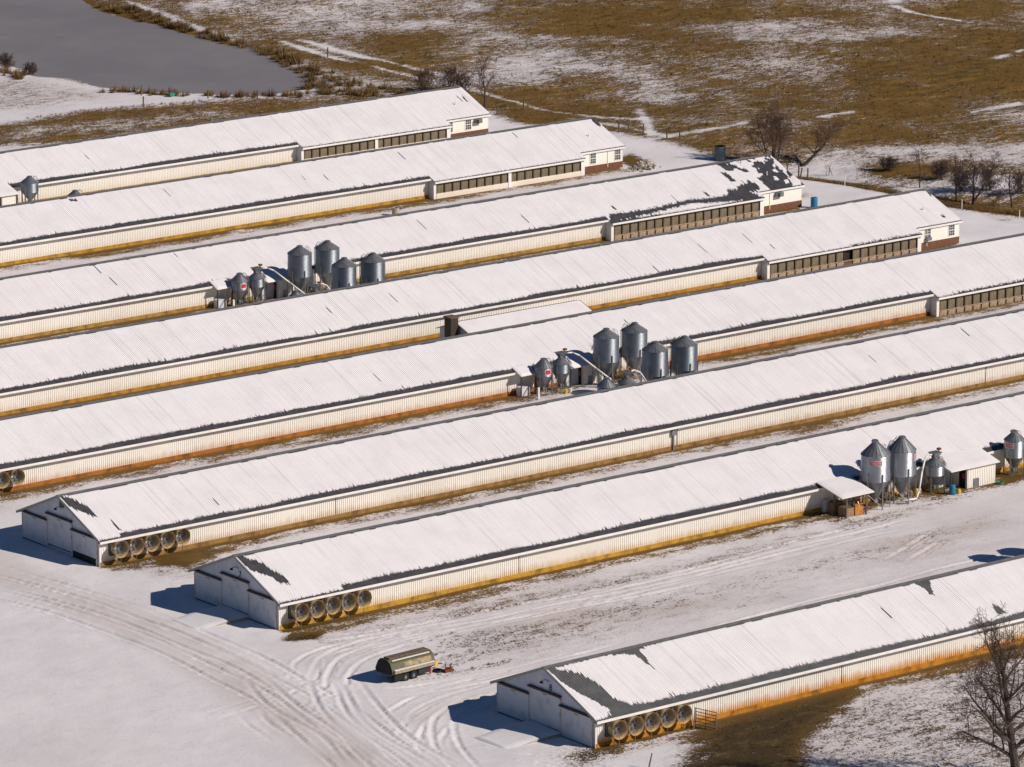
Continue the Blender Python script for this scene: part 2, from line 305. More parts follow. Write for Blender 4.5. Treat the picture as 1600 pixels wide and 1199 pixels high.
# ruts: pairs of wheel tracks given as centre lines in ground metres
def catmull(pts, step=.06):
    P = [np.array(p, float) for p in pts]; P = [2*P[0]-P[1]]+P+[2*P[-1]-P[-2]]; out = []
    for a, b, c, d_ in zip(P, P[1:], P[2:], P[3:]):
        n = max(2, int(np.linalg.norm(c-b)/step)); t = np.linspace(0, 1, n, endpoint=False)[:, None]
        out.append(.5*((2*b)+(-a+c)*t+(2*a-5*b+4*c-d_)*t*t+(-a+3*b-3*c+d_)*t**3))
    return np.concatenate(out)
TR = [W((500, 1000), (640, 985), (800, 952), (1000, 915), (1300, 838), (1480, 792), (1620, 755)), W((470, 1012), (620, 992), (820, 958), (1050, 908), (1320, 842), (1500, 800), (1640, 770)),
      W((560, 1012), (700, 985), (900, 945), (1100, 905)), W((1400, 800), (1500, 780), (1570, 775), (1590, 790), (1570, 810), (1500, 822)), W((1420, 870), (1480, 835), (1530, 815)), W((1395, 880), (1450, 845), (1500, 822)),
      W((330, 1120), (420, 1090), (470, 1060), (480, 1035), (520, 1015), (600, 1000), (760, 968)), W((440, 1110), (480, 1080), (500, 1055), (515, 1030), (570, 1008), (700, 982)), W((500, 1120), (520, 1085), (530, 1050), (560, 1025), (640, 1000)),
      W((620, 1190), (640, 1150), (660, 1120), (720, 1090), (800, 1070), (1000, 1020), (1200, 965), (1620, 858)), W((680, 1199), (670, 1160), (690, 1130), (740, 1105), (800, 1082)), W((620, 1130), (630, 1110), (680, 1085), (780, 1058), (980, 1010)),
      W((740, 1210), (700, 1170), (690, 1140), (700, 1120), (740, 1095)), W((560, 1080), (640, 1080), (760, 1060), (900, 1025)),
      W((-20, 905), (100, 935), (250, 985), (400, 1050), (520, 1120), (620, 1215)), W((-20, 885), (120, 925), (280, 980), (440, 1052), (560, 1125), (680, 1215)), W((-20, 925), (80, 950), (200, 990), (330, 1048), (440, 1110), (560, 1215)),
      W((400, 1060), (440, 1100), (520, 1150), (560, 1190)), W((390, 1110), (405, 1130), (440, 1155)), W((760, 1180), (860, 1188), (980, 1215)), W((500, 1060), (540, 1130), (640, 1199)), W((545, 1062), (600, 1135), (700, 1199))]
def fine_heights(gx, gy, step):
    """gx, gy: 1-d axes"""
    nx, ny = len(gx), len(gy); H = np.zeros((nx, ny)); X, Y = np.meshgrid(gx, gy, indexing='ij')
    H += (fbm(X, Y, 7, 41, 3)-.5)*.17+(fbm(X, Y, 1.2, 51, 3)-.5)*.035
    rn = np.random.default_rng(5); A_ = np.zeros_like(H)
    for t in TR:
        c = catmull(t); dd = np.gradient(c, axis=0); L = np.linalg.norm(dd, axis=1)+1e-9; nrm = np.stack([-dd[:, 1]/L, dd[:, 0]/L], 1); s = np.cumsum(L)
        for side in (-.95, .95):
            env = np.clip(np.minimum(s, s[-1]-s)/5, 0, 1)*np.clip(vnoise(s, s*0+side, 5, rn.integers(1000))*2.2-.25, .15, 1); wob = .12*np.sin(s*.35+rn.random()*6); dep = .014+.042*env
            for o in np.linspace(-.42, .42, 13):
                q = c+nrm*(side+o+wob)[:, None]; ix = np.round((q[:, 0]-gx[0])/step).astype(int); iy = np.round((q[:, 1]-gy[0])/step).astype(int)
                ok = (ix > 1) & (ix < nx-2) & (iy > 1) & (iy < ny-2)
                if abs(o) < .22: hh = -dep+.018*env*np.sign(np.sin(s*10.5)); np.add.at(A_, (ix[ok], iy[ok]), 0); A_[ix[ok], iy[ok]] = hh[ok]
                elif abs(o) < .36: hh = env*(.016+.055*vnoise(s, s*0+o, .8, 99)); A_[ix[ok], iy[ok]] = hh[ok]
    H = H+A_; e = np.minimum.reduce([X-gx[0], gx[-1]-X, Y-gy[0], gy[-1]-Y]); H *= np.clip(e/3, 0, 1)
    return H
def terrain(x, y):
    z = np.zeros_like(x)
    f = softpoly(x, y, FIELD, 12.0); z = z+f*((fbm(x, y, 45, 61, 3)-.5)*2.4+(fbm(x, y, 3.5, 71, 3)-.5)*.35)
    k = softpoly(x, y, LEFTBAND, 6.0); z = z+k*((fbm(x, y, 3, 81, 3)-.5)*.3+.25)
    ditch = np.exp(-(segdist(x, y, W((1240, 255), (1300, 268), (1394, 283), (1484, 298), (1620, 315)))/4.0)**2); z = z-.9*ditch
    pd = np.clip(softpoly(x, y, POND, 4.0)+(fbm(x, y, 4, 91, 3)-.5)*.22*(segdist(x, y, POND+[POND[0]]) < 6), 0, 1); z = z*(1-pd)-.9*pd
    e = np.minimum.reduce([x+150, 420-x, y+150, 480-y]); return z*np.clip(e/40, 0, 1)

def build_ground():
    V = []; Fq = []; nv = 0
    cs = .75; X0g, X1g, Y0g, Y1g = -150.0, 420.0, -150.0, 480.0
    fx0, fx1, fy0, fy1 = -48.0, 66.0, -30.0, 78.0
    # visible coarse block
    cx0, cx1, cy0, cy1 = -60.0, 300.0, -45.0, 360.0
    ax = np.arange(cx0, cx1+.01, cs); ay = np.arange(cy0, cy1+.01, cs)
    X, Y = np.meshgrid(ax, ay, indexing='ij'); Z = terrain(X, Y)
    idx = np.arange(X.size).reshape(X.shape); q = np.stack([idx[:-1, :-1], idx[1:, :-1], idx[1:, 1:], idx[:-1, 1:]], -1)
    mx = (X[:-1, :-1]+cs/2); my = (Y[:-1, :-1]+cs/2); keep = ~((mx > fx0) & (mx < fx1) & (my > fy0) & (my < fy1))
    V.append(np.stack([X.ravel(), Y.ravel(), Z.ravel()], 1)); Fq.append(q[keep].reshape(-1, 4)); nv += X.size
    # fine yard
    st = .1875; gx = np.arange(fx0, fx1+.001, st); gy = np.arange(fy0, fy1+.001, st); H = fine_heights(gx, gy, st)
    X, Y = np.meshgrid(gx, gy, indexing='ij'); idx = np.arange(X.size).reshape(X.shape)+nv
    V.append(np.stack([X.ravel(), Y.ravel(), H.ravel()], 1)); Fq.append(np.stack([idx[:-1, :-1], idx[1:, :-1], idx[1:, 1:], idx[:-1, 1:]], -1).reshape(-1, 4)); nv += X.size
    # outer land to the horizon, in steps that share the border
    def sheet(xs, ys, hole):
        nonlocal nv
        X, Y = np.meshgrid(xs, ys, indexing='ij'); Z = terrain(X, Y); idx = np.arange(X.size).reshape(X.shape)+nv
        q = np.stack([idx[:-1, :-1], idx[1:, :-1], idx[1:, 1:], idx[:-1, 1:]], -1)
        mx = (X[:-1, :-1]+X[1:, 1:])/2; my = (Y[:-1, :-1]+Y[1:, 1:])/2; keep = ~((mx > hole[0]) & (mx < hole[1]) & (my > hole[2]) & (my < hole[3]))
        V.append(np.stack([X.ravel(), Y.ravel(), Z.ravel()], 1)); Fq.append(q[keep].reshape(-1, 4)); nv += X.size
    sheet(np.arange(-150, 420.1, 3.0), np.arange(-150, 480.1, 3.0), (cx0, cx1, cy0, cy1))
    far = lambda a, b: np.array([-5000, -2500, -1200, -600, -300]+list(np.arange(a, b+.1, 30.0))+[b+200, b+600, b+1500, 5000])
    sheet(far(-150, 420), far(-150, 480), (-150, 420, -150, 480))
    V = np.concatenate(V); Fq = np.concatenate(Fq)
    me = bpy.data.meshes.new('ground'); me.vertices.add(len(V)); me.vertices.foreach_set('co', V.ravel().astype(np.float32))
    me.loops.add(Fq.size); me.loops.foreach_set('vertex_index', Fq.ravel().astype(np.int32)); me.polygons.add(len(Fq))
    me.polygons.foreach_set('loop_start', np.arange(0, Fq.size, 4, dtype=np.int32)); me.polygons.foreach_set('loop_total', np.full(len(Fq), 4, np.int32))
    me.polygons.foreach_set('use_smooth', np.ones(len(Fq), bool)); me.update(calc_edges=True)
    S, soil, tint, clay = ground_masks(V[:, 0], V[:, 1])
    for nm, a in (('snow', S), ('soil', soil), ('tint', tint), ('clay', clay)):
        at_ = me.attributes.new(nm, 'FLOAT', 'POINT'); at_.data.foreach_set('value', a.astype(np.float32))
    me.materials.append(ground_mat()); o = bpy.data.objects.new('ground', me); COL.objects.link(o); o['kind'] = 'structure'
def ground_mat():
    m = bpy.data.materials.new('snowy_ground'); m.use_nodes = True; n = m.node_tree; L = n.links; b = n.nodes['Principled BSDF']; N = n.nodes.new
    tc = N('ShaderNodeTexCoord')
    def attr(k): a = N('ShaderNodeAttribute'); a.attribute_name = k; return a.outputs['Fac']
    def noise(sc, det, ro, vec=None):
        t = N('ShaderNodeTexNoise'); t.inputs['Scale'].default_value = sc; t.inputs['Detail'].default_value = det; t.inputs['Roughness'].default_value = ro
        L.new(vec or tc.outputs['Object'], t.inputs['Vector']); return t.outputs['Fac']
    def math_(op, a, b_=None, c=None):
        x = N('ShaderNodeMath'); x.operation = op
        for k, v in enumerate((a, b_, c)):
            if v is None: continue
            if isinstance(v, (int, float)): x.inputs[k].default_value = v
            else: L.new(v, x.inputs[k])
        return x.outputs[0]
    def rng_(v, a, b_, lo=0, hi=1, smooth=False):
        x = N('ShaderNodeMapRange'); x.inputs['From Min'].default_value = a; x.inputs['From Max'].default_value = b_; x.inputs['To Min'].default_value = lo; x.inputs['To Max'].default_value = hi
        if smooth: x.interpolation_type = 'SMOOTHSTEP'
        L.new(v, x.inputs['Value']); return x.outputs[0]
    def mix(f, a, b_):
        x = N('ShaderNodeMix'); x.data_type = 'RGBA'
        for k, v in ((0, f), (6, a), (7, b_)):
            if isinstance(v, tuple): x.inputs[k].default_value = (*v, 1)
            else: L.new(v, x.inputs[k])
        return x.outputs[2]
    mp = N('ShaderNodeMapping'); mp.inputs['Rotation'].default_value = (0, 0, math.radians(8)); mp.inputs['Scale'].default_value = (.6, 1.25, 1); L.new(tc.outputs['Object'], mp.inputs[0])
    nA = noise(.75, 10, .78, mp.outputs[0]); nB = noise(2.8, 5, .65); nC = noise(.12, 4, .6); nD = noise(5.5, 4, .7)
    v = math_('MULTIPLY_ADD', math_('SUBTRACT', nA, .5), 1.25, attr('snow'))
    v = math_('MULTIPLY_ADD', math_('SUBTRACT', nD, .5), 1.15, math_('MULTIPLY_ADD', math_('SUBTRACT', nB, .5), .75, v))
    sf = rng_(v, .44, .60, smooth=True)
    nE = noise(.45, 6, .7, mp.outputs[0]); grass = mix(rng_(math_('MULTIPLY_ADD', nE, .6, math_('MULTIPLY', nB, .4)), .40, .60), (.255, .145, .03), (.062, .042, .010))
    grass = mix(rng_(nC, .42, .62), grass, mix(rng_(nD, .35, .65), (.09, .07, .018), (.215, .10, .022)))
    soil = mix(rng_(nD, .35, .65), (.03, .019, .01), (.085, .05, .02)); soil = mix(rng_(nE, .515, .60), soil, mix(rng_(nB, .4, .6), (.14, .085, .036), (.07, .044, .018))); soil = mix(rng_(nB, .54, .62), soil, (.05, .055, .014))
    gr = mix(attr('soil'), grass, soil); gr = mix(attr('clay'), gr, (.19, .11, .03))
    snow = mix(rng_(nC, .4, .65), (.78, .765, .765), (.70, .685, .69)); snow = mix(attr('tint'), snow, (.56, .50, .46))
    snow = mix(rng_(v, .56, .92), mix_const(n, L, snow, (.48, .41, .37), .5), snow)
    L.new(mix(sf, gr, snow), b.inputs['Base Color']); b.inputs['Roughness'].default_value = .8; b.inputs['Specular IOR Level'].default_value = .15
    bp = N('ShaderNodeBump'); bp.inputs['Strength'].default_value = .6; bp.inputs['Distance'].default_value = .12
    hgt = math_('MULTIPLY_ADD', nB, .35, math_('MULTIPLY', nD, rng_(sf, 0, 1, 1.2, .12))); L.new(hgt, bp.inputs['Height']); L.new(bp.outputs[0], b.inputs['Normal'])
    return m
def mix_const(n, L, a, colr, f):
    x = n.nodes.new('ShaderNodeMix'); x.data_type = 'RGBA'; x.inputs[0].default_value = f; L.new(a, x.inputs[6]); x.inputs[7].default_value = (*colr, 1); return x.outputs[2]
build_ground()
def build_pond():
    m = mat('pond_ice', (.205, .19, .19), .5, noise=(.06, (.24, .225, .22), .4, .65), bump=(.8, .12, .04), spec=.25)
    c = np.mean(POND, axis=0); Q = []
    for k in range(len(POND)):
        a, b = np.array(POND[k-1]), np.array(POND[(k+1) % len(POND)]); tn = (b-a)/np.linalg.norm(b-a); nn = np.array([tn[1], -tn[0]]); p = np.array(POND[k])
        if inpoly(np.array([p[0]+nn[0]*.3]), np.array([p[1]+nn[1]*.3]), POND)[0]: nn = -nn
        Q.append(p+nn*2.2)
    mb = MB(); mb.add([(p[0], p[1], -.45) for p in Q], [tuple(range(len(Q)))]); o = mb.build('pond', m); o['kind'] = 'structure'
    c = np.mean(POND, axis=0)
    if o.data.polygons[0].normal.z < 0: o.data.flip_normals()
build_pond()

# ------------------------------------------------------------------ the long poultry houses
H, RISE, OV, GOV = 2.675, 2.629, .57, .31
SLP = RISE/(BW/2); PITCH = .2286
XS, XR = LEN-30.0, LEN-6.8
def eave_over(x, screened=True):
    if not screened: return OV
    return OV if x < XS-.02 else (1.32 if x < XR else .22)
def rib_axis(x0, x1):
    xs = []; k = 0
    x = x0
    while x < x1-1e-6:
        for o, dz in ((0, 0), (.155, 0), (.176, .034), (.208, .034)):
            if x+o < x1: xs.append((x+o, dz))
        x += PITCH
    xs.append((x1, 0)); return xs
def roof_mesh(screened):
    mb = MB()
    segs = [(-GOV, XS, OV), (XS, XR, 1.32), (XR, LEN+GOV, .22)] if screened else [(-GOV, LEN+GOV, OV)]
    for a, b, o in segs:
        ax = rib_axis(a, b); n = len(ax); vs = []
        for x, dz in ax: vs += [(x, -o, H-SLP*o+dz), (x, BW/2, H+RISE+dz)]
        mb.add(vs, [(2*k, 2*k+2, 2*k+3, 2*k+1) for k in range(n-1)])
    ax = rib_axis(-GOV, LEN+GOV); vs = []
    for x, dz in ax: vs += [(x, BW+OV, H-SLP*OV+dz), (x, BW/2, H+RISE+dz)]
    mb.add(vs, [(2*k, 2*k+1, 2*k+3, 2*k+2) for k in range(len(ax)-1)])
    return mb
def wall_mesh(x0, x1, z0, z1, y=0, sgn=-1):
    """ribbed sheet standing on the plane y"""
    ax = rib_axis(x0, x1); vs = []
    for x, dz in ax: vs += [(x, y+sgn*dz*1.2, z0), (x, y+sgn*dz*1.2, z1)]
    fs = [(2*k, 2*k+2, 2*k+3, 2*k+1) if sgn < 0 else (2*k, 2*k+1, 2*k+3, 2*k+2) for k in range(len(ax)-1)]
    return MB().add(vs, fs)
def roofuv(i, pts, org, sc):
    """pixel corners of a patch on the near roof slope of house i -> local (x, y)"""
    out = []
    nrm = np.array([0, -SLP, 1.0]); p0 = np.array([0, YB[i], H])
    for px, py in pts:
        u, v = org[0]+px/sc, org[1]+py/sc; r = CF+CR*(u-800)/FPX-CU*(v-599.5)/FPX
        t = np.dot(p0-CAM, nrm)/np.dot(r, nrm); q = CAM+r*t; out.append((q[0]-X0[i], q[1]-YB[i]))
    return out
BARE = {
 8: [roofuv(8, [(505, 555), (575, 570), (600, 590), (690, 600), (760, 620), (850, 670), (900, 710), (950, 765), (1050, 805), (1150, 800), (1150, 870), (850, 925), (935, 872), (930, 840), (850, 790), (740, 735), (628, 668)], (720, 900), 4),
     roofuv(8, [(505, 545), (900, 450), (1270, 375), (1270, 402), (1190, 425), (1090, 465), (1030, 492), (870, 495), (575, 575)], (720, 900), 4),
     roofuv(8, [(1030, 480), (1115, 465), (1205, 582), (1150, 545), (1100, 500)], (720, 900), 4),
     roofuv(8, [(900, 40), (1000, 20), (1010, 60), (1040, 130), (1000, 110), (960, 70)], (1200, 900), 4),
     roofuv(8, [(1400, 185), (1440, 190), (1475, 225), (1455, 242), (1420, 225)], (1200, 900), 4)],
 7: [roofuv(7, [(460, 262), (510, 270), (560, 300), (650, 325), (700, 370), (740, 382), (775, 408), (808, 448), (750, 445), (700, 412), (630, 385), (560, 362), (500, 305)], (250, 800), 4)],
 6: [roofuv(6, [(358, 495), (400, 505), (480, 535), (560, 580), (612, 638), (570, 625), (510, 602), (440, 572), (415, 545)], (0, 650), 4),
     roofuv(6, [(690, 650), (735, 700), (770, 725), (735, 715)], (0, 650), 4)],
 5: [], 4: [roofuv(4, [(590, 190), (640, 230), (740, 345), (690, 340), (640, 290)], (1400, 280), 13.33), roofuv(4, [(920, 750), (1010, 770), (1030, 800), (960, 785)], (1400, 280), 13.33)],
 3: [roofuv(3, [(520, 165), (600, 270), (460, 320), (440, 420), (480, 500), (560, 570), (450, 610), (520, 700), (410, 750), (600, 905), (1060, 830), (1030, 740), (930, 640), (800, 480), (680, 370), (640, 250)], (1160, 230), 13.33),
     roofuv(3, [(610, 345), (760, 325), (900, 300), (1100, 255), (1260, 240), (1350, 222), (1345, 190), (1440, 185), (1540, 222), (1540, 250), (1100, 275), (880, 330), (610, 395)], (800, 250), 4),
     roofuv(3, [(1440, 140), (1490, 165), (1500, 195), (1460, 175)], (800, 250), 4), roofuv(3, [(1195, 205), (1215, 205), (1235, 225), (1220, 228)], (800, 250), 4),
     roofuv(3, [(620, 292), (640, 295), (655, 312), (635, 308)], (800, 250), 4)],
 2: [roofuv(2, [(560, 180), (620, 160), (720, 260), (790, 385), (700, 350), (620, 265)], (880, 170), 13.33), roofuv(2, [(425, 448), (470, 445), (480, 455), (440, 460)], (0, 200), 4)],
 1: [roofuv(1, [(540, 400), (600, 430), (700, 540), (640, 520)], (680, 120), 13.33)]}
def snow_mesh(i, screened):
    rg = np.random.default_rng(100+i); mb = MB(); PW = PITCH/2; cols = np.arange(-GOV+.02, LEN+GOV-.1, PW); NS = 90
    nzx = vnoise(cols, cols*0, 6.0, 200+i); nzs = vnoise(cols, cols*0, 1.1, 300+i)
    Xc = np.repeat((cols+PW/2)[:, None], NS, 1); T = np.repeat(np.linspace(0, 1, NS)[None], len(cols), 0)
    o = np.array([eave_over(c+PW/2, screened) for c in cols]); Yl = BW/2+T*(-o-BW/2)[:, None]
    bare = np.zeros(Xc.shape, bool); jit = (rg.random(len(cols))-.5)[:, None]*.35
    for poly in BARE[i]: bare |= inpoly(Xc+(rg.random(len(cols))-.5)[:, None]*.1, Yl+jit, poly)
    if i == 3:
        nz = fbm(Xc, Yl, 1.0, 600, 3); near = (Xc > LEN-9) & (nz > .60); bare |= near; bare &= ~((Xc > LEN-7) & (nz < .36))
    band = .50+.30*(nzx-.5)+.10*(nzs-.5)+rg.random(len(cols))*.15
    spike = rg.random(len(cols)) < .04; band = band+spike*rg.random(len(cols))*.35+np.where(np.arange(len(cols)) % 2 == 0, .045, -.045)
    band = np.where(o > 1, .06+.10*rg.random(len(cols)), np.where(o < .3, .08, np.clip(band, .22, 2.0)))
    if i in (6, 7): band = np.where(cols < (6.5 if i == 7 else 2.0), .10+.15*rg.random(len(cols)), band)
    if i == 8: band = np.where(cols < 2.2, .12, band)
    if i in (4, 5, 3): band = np.where((o > 1) & (nzx > .55), .12+.28*rg.random(len(cols)), band)
    bare |= (Yl < (-o+band)[:, None]); bare |= (Yl > BW/2-(.24+.1*nzs)[:, None])
    for _ in range(9):   # single melted channels and small holes
        k = rg.integers(0, len(cols)); a = rg.random()*.75; b = a+.06+rg.random()*.16
        if rg.random() < .5: bare[k, (T[0] > a) & (T[0] < b)] = True
    faint = (rg.random(len(cols)) < .035)
    even = (np.arange(len(cols)+1) % 2) == 0; edge = np.where(even, .030, .060)+rg.random(len(cols)+1)*.010; edge[:-1] = np.where(faint & even[:-1], .012, edge[:-1]); mid = (edge[:-1]+edge[1:])/2+.004
    for k, c in enumerate(cols):
        ok = ~bare[k]; d_ = np.diff(np.concatenate([[0], ok.astype(int), [0]])); a_ = np.where(d_ == 1)[0]; b_ = np.where(d_ == -1)[0]-1
        for a, b in zip(a_, b_):
            ya, yb = Yl[k, a], Yl[k, b]
            if ya-yb < .15: continue
            rows = [(ya, .15), (ya-.10, .8)]; m_ = int((ya-yb)/1.6)
            for j in range(1, m_+1): rows.append((ya-.1-(ya-yb-.35)*j/(m_+1), 1.0))
            rows += [(yb+.25, .85), (yb, .1)]
            vs = []
            for yy, hf in rows:
                z = H+SLP*yy
                for xx, hh in ((c, edge[k]), (c+PW*.5, mid[k]), (c+PW, edge[k+1])): vs.append((xx, yy, z+hh*hf+.004))
            mb.add(vs, [(3*j+q, 3*j+3+q, 3*j+4+q, 3*j+1+q) for j in range(len(rows)-1) for q in (0, 1)])
    return mb
def fan_parts():
    """exhaust fan seen along -y: housing box on the wall, flared cone, wire guard, blades"""
    d_ = {}
    hb = MB(); hb.box(-.68, -.34, -.68, .68, 0, .68); d_['fan_housing'] = hb.mesh('fan_housing', M['fan_dark'])
    def ring(prof, n=28): # prof (r, y)
        mb = MB(); vs = [(r*math.cos(2*math.pi*k/n), y, r*math.sin(2*math.pi*k/n)) for r, y in prof for k in range(n)]
        return mb.add(vs, [(j*n+k, j*n+(k+1) % n, (j+1)*n+(k+1) % n, (j+1)*n+k) for j in range(len(prof)-1) for k in range(n)])
    d_['fan_cone'] = ring([(.62, -.33), (.63, -.5), (.68, -.75), (.77, -1.12), (.785, -1.12), (.70, -.75), (.655, -.5), (.645, -.33)]).mesh('fan_cone', M['fan_in'], True)
    gb = MB()
    for r in (.2, .36, .52, .66):
        for k in range(20):
            a, b = 2*math.pi*k/20, 2*math.pi*(k+1)/20; gb.tube((r*math.cos(a), -.86, r*math.sin(a)), (r*math.cos(b), -.86, r*math.sin(b)), .009, n=3, caps=False)
    for k in range(8):
        a = math.pi*k/4; gb.tube((.08*math.cos(a), -.86, .08*math.sin(a)), (.72*math.cos(a), -.86, .72*math.sin(a)), .012, n=3, caps=False)
    d_['fan_guard'] = gb.mesh('fan_guard', M['galv_dark'])
    bb = MB(); bb.v.append((0, -.44, 0))
    for k in range(6):
        a = math.pi*k/3; ca, sa = math.cos(a), math.sin(a)
        def P(r, t, y): return (r*ca-t*sa, y, r*sa+t*ca)
        bl0 = len(bb.v); bb.v += [P(.12, -.05, -.42), P(.56, -.14, -.40), P(.56, .14, -.50), P(.12, .05, -.46)]; bb.f.append((bl0, bl0+1, bl0+2, bl0+3)); bb.f.append((0, bl0, bl0+3))
    d_['fan_blades'] = bb.mesh('fan_blades', M['galv_dark'])
    return d_
FAN = fan_parts()
ROOF_S = roof_mesh(True).mesh('roof', M['roof_dark']); ROOF_P = roof_mesh(False).mesh('roof', M['roof_dark']); ROOF_8 = ROOF_P.copy(); ROOF_8.materials[0] = M['roof']
def window(parent, x, z, y, wd=.85, ht=1.25):
    f = MB(); t = .09
    f.box(x-t, y-.05, z-t, x+wd+t, y-.005, z); f.box(x-t, y-.05, z+ht, x+wd+t, y-.005, z+ht+t)
    f.box(x-t, y-.05, z, x, y-.005, z+ht); f.box(x+wd, y-.05, z, x+wd+t, y-.005, z+ht); f.box(x, y-.045, z+ht/2-.04, x+wd, y-.005, z+ht/2+.04)
    for k in (1, 2): f.box(x+wd*k/3-.015, y-.04, z, x+wd*k/3+.015, y-.012, z+ht/2-.04); f.box(x+wd*k/3-.015, y-.04, z+ht/2+.04, x+wd*k/3+.015, y-.012, z+ht)
    for q in (.25, .75): f.box(x, y-.039, z+ht*q-.014, x+wd, y-.013, z+ht*q+.014)
    fr = f.build('window', M['white'], parent)
    for a, b in ((z, z+ht/2-.04), (z+ht/2+.04, z+ht)): MB().box(x, y-.02, a, x+wd, y-.008, b).build('pane', M['glass'], fr)
    return fr
def house(i, label):
    scr = i <= 5; t = thing('poultry_house', label, 'poultry house', (X0[i], YB[i], 0), 0, 'long poultry houses in parallel rows')
    sd = M['siding%d' % i]; xe = XS if scr else LEN
    wall_mesh(0, xe, .37, H-.03).build('side_wall', sd, t)
    MB().box(.0, -.05, -.05, xe-(.02 if scr else 0), .0, .40).build('base_board', M['base%d' % i], t)
    wall_mesh(0, LEN, 0, H-.03, BW, 1).build('rear_side_wall', sd, t)
    r = link('roof', ROOF_S if scr else (ROOF_8 if i == 8 else ROOF_P), t)
    snow_mesh(i, scr).build('roof_snow', M['roof_snow'], r)
    rc = MB(); rc.prism([(BW/2-.26, H+RISE-SLP*.26+.045), (BW/2, H+RISE+.06), (BW/2+.26, H+RISE-SLP*.26+.045), (BW/2+.26, H+RISE-SLP*.26+.03), (BW/2, H+RISE+.04), (BW/2-.26, H+RISE-SLP*.26+.03)], 'x', -GOV-.02, LEN+GOV+.02)
    rc.build('ridge_cap', M['ridge'], r)
    # fascia boards under the eaves
    fb = MB()
    for a, b, o in ([(-GOV, XS, OV), (XS, XR, 1.32), (XR, LEN+GOV, .22)] if scr else [(-GOV, LEN+GOV, OV)]):
        ze = H-SLP*o; fb.box(a, -o-.035, ze-.21, b, -o-.003, ze+.012); fb.box(a, -o-.003, ze-.21, b, 0, ze-.19)
    fb.box(-GOV, BW+OV+.003, H-SLP*OV-.21, LEN+GOV, BW+OV+.035, H-SLP*OV+.012); fb.build('fascia', M['white'], t)
    # gable ends
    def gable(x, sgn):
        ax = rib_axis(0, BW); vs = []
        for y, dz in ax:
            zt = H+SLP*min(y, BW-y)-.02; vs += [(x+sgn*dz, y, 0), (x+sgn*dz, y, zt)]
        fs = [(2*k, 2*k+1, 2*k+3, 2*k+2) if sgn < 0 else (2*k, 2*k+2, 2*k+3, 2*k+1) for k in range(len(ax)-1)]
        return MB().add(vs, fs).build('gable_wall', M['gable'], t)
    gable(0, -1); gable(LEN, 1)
    for x in (-GOV, LEN+GOV-.03):
        for s in (-1, 1):
            mb = MB(); ya = -OV if s < 0 else BW+OV
            if x > 10 and scr and s < 0: ya = -.22
            za = H-SLP*(OV if not (x > 10 and scr and s < 0) else .22)
            p = [(ya, za-.2), (BW/2, H+RISE-.2), (BW/2, H+RISE+.02), (ya, za+.02)]; mb.prism(p if s < 0 else p[::-1], 'x', x, x+.03); mb.build('rake_board', M['rake'], t)
    cb = MB(); cb.box(-.045, -.04, 0, .10, .012, H-.05); cb.build('corner_trim', M['white'], t)
    # big doors in the front gable
    for ya, yb, za, zb in ((8.45, 12.32, .03, 2.34), (4.42, 8.2, .36, 3.02), (.42, 4.18, .03, 2.34)):
        lift = .62 if (i == 6 and ya < 1) else 0
        dr = MB().box(-.10, ya, za+lift, -.04, yb, zb).build('door', M['door'], t)
        fr = MB(); fr.box(-.13, ya-.16, za-.03, -.035, ya-.01, zb+.02); fr.box(-.13, yb+.01, za-.03, -.035, yb+.12, zb+.02); fr.box(-.135, ya-.01, zb+.012, -.035, yb+.01, zb+.15); fr.build('door_frame', M['trim_pink'], dr)
        MB().box(-.26, ya-.2, zb+.17, -.033, yb+.16, zb+.31).build('door_track', M['track'], dr)
        MB().box(-.12, ya, za-.03, -.10, yb, za+.05+lift*.0).build('door_sill', M['track'], dr)
        hd = MB(); hd.box(-.13, (ya+yb)/2-.25, zb-.06, -.101, (ya+yb)/2+.25, zb-.01); hd.build('door_hinge', M['rust'], dr)
        if lift: MB().box(-.08, ya, za, -.045, yb, za+lift).build('dark_gap', M['dark'], dr)
    ybar = MB(); ybar.path([(-.03, 5.9, 4.12), (-.2, 5.9, 4.3), (-.45, 6.0, 4.32), (-.6, 6.1, 4.2)], .03, 5)
    ybar.build('gable_lamp_arm', M['ink'], t); MB().lathe([(.03, .12), (.1, .06), (.17, -.06)], 10, (-.6, 6.1)).build('gable_lamp', M['ink'], t).location.z = 4.14
    if i == 6: MB().box(-.08, 5.55, 4.25, -.032, 6.25, 4.92).build('vent_louver', M['fan_dark'], t)
    if i in (7, 8):
        tm = text_mb(str(i), .75); tm.v = [(-.05-z*1.0, 5.62-x, 3.66+y) for x, y, z in tm.v]; tm.build('painted_number', M['ink'], t)
    # exhaust fans
    def fans(x0, side):
        for k in range(5):
            f = thing_part('exhaust_fan', t, (x0+1.66*k, 0 if side < 0 else BW, 1.52 if i != 6 else 1.58), 0 if side < 0 else math.pi)
            for nm, me in FAN.items(): link(nm, me, f)
            lg = MB().tube((0, -1.0, -.72), (0, -.95, -1.5), .035, n=5); lg.build('fan_leg', M['galv_dark'], f)
    if i >= 5: fans(1.62 if i != 5 else -3.3, -1)
    if i >= 7: fans(1.62, 1)
    if not scr:
        for x in np.arange(26, 110, 41): MB().box(x, -.045, .42, x+.05, -.02, H-.35).build('wall_pipe', M['ink'], t)
    if i == 6:
        mb = MB(); mb.box(66.2, -.32, 1.5, 66.75, -.03, 2.0); mb.box(66.38, -.2, 0, 66.56, -.05, 1.5); mb.build('meter_box', M['galv_dark'], t)
    if scr: screened_end(i, t, sd)
    return t
def thing_part(name, parent, loc, rz):
    o = bpy.data.objects.new(name, FANHUB); COL.objects.link(o); o.parent = parent; o.location = loc; o.rotation_euler = (0, 0, rz); return o
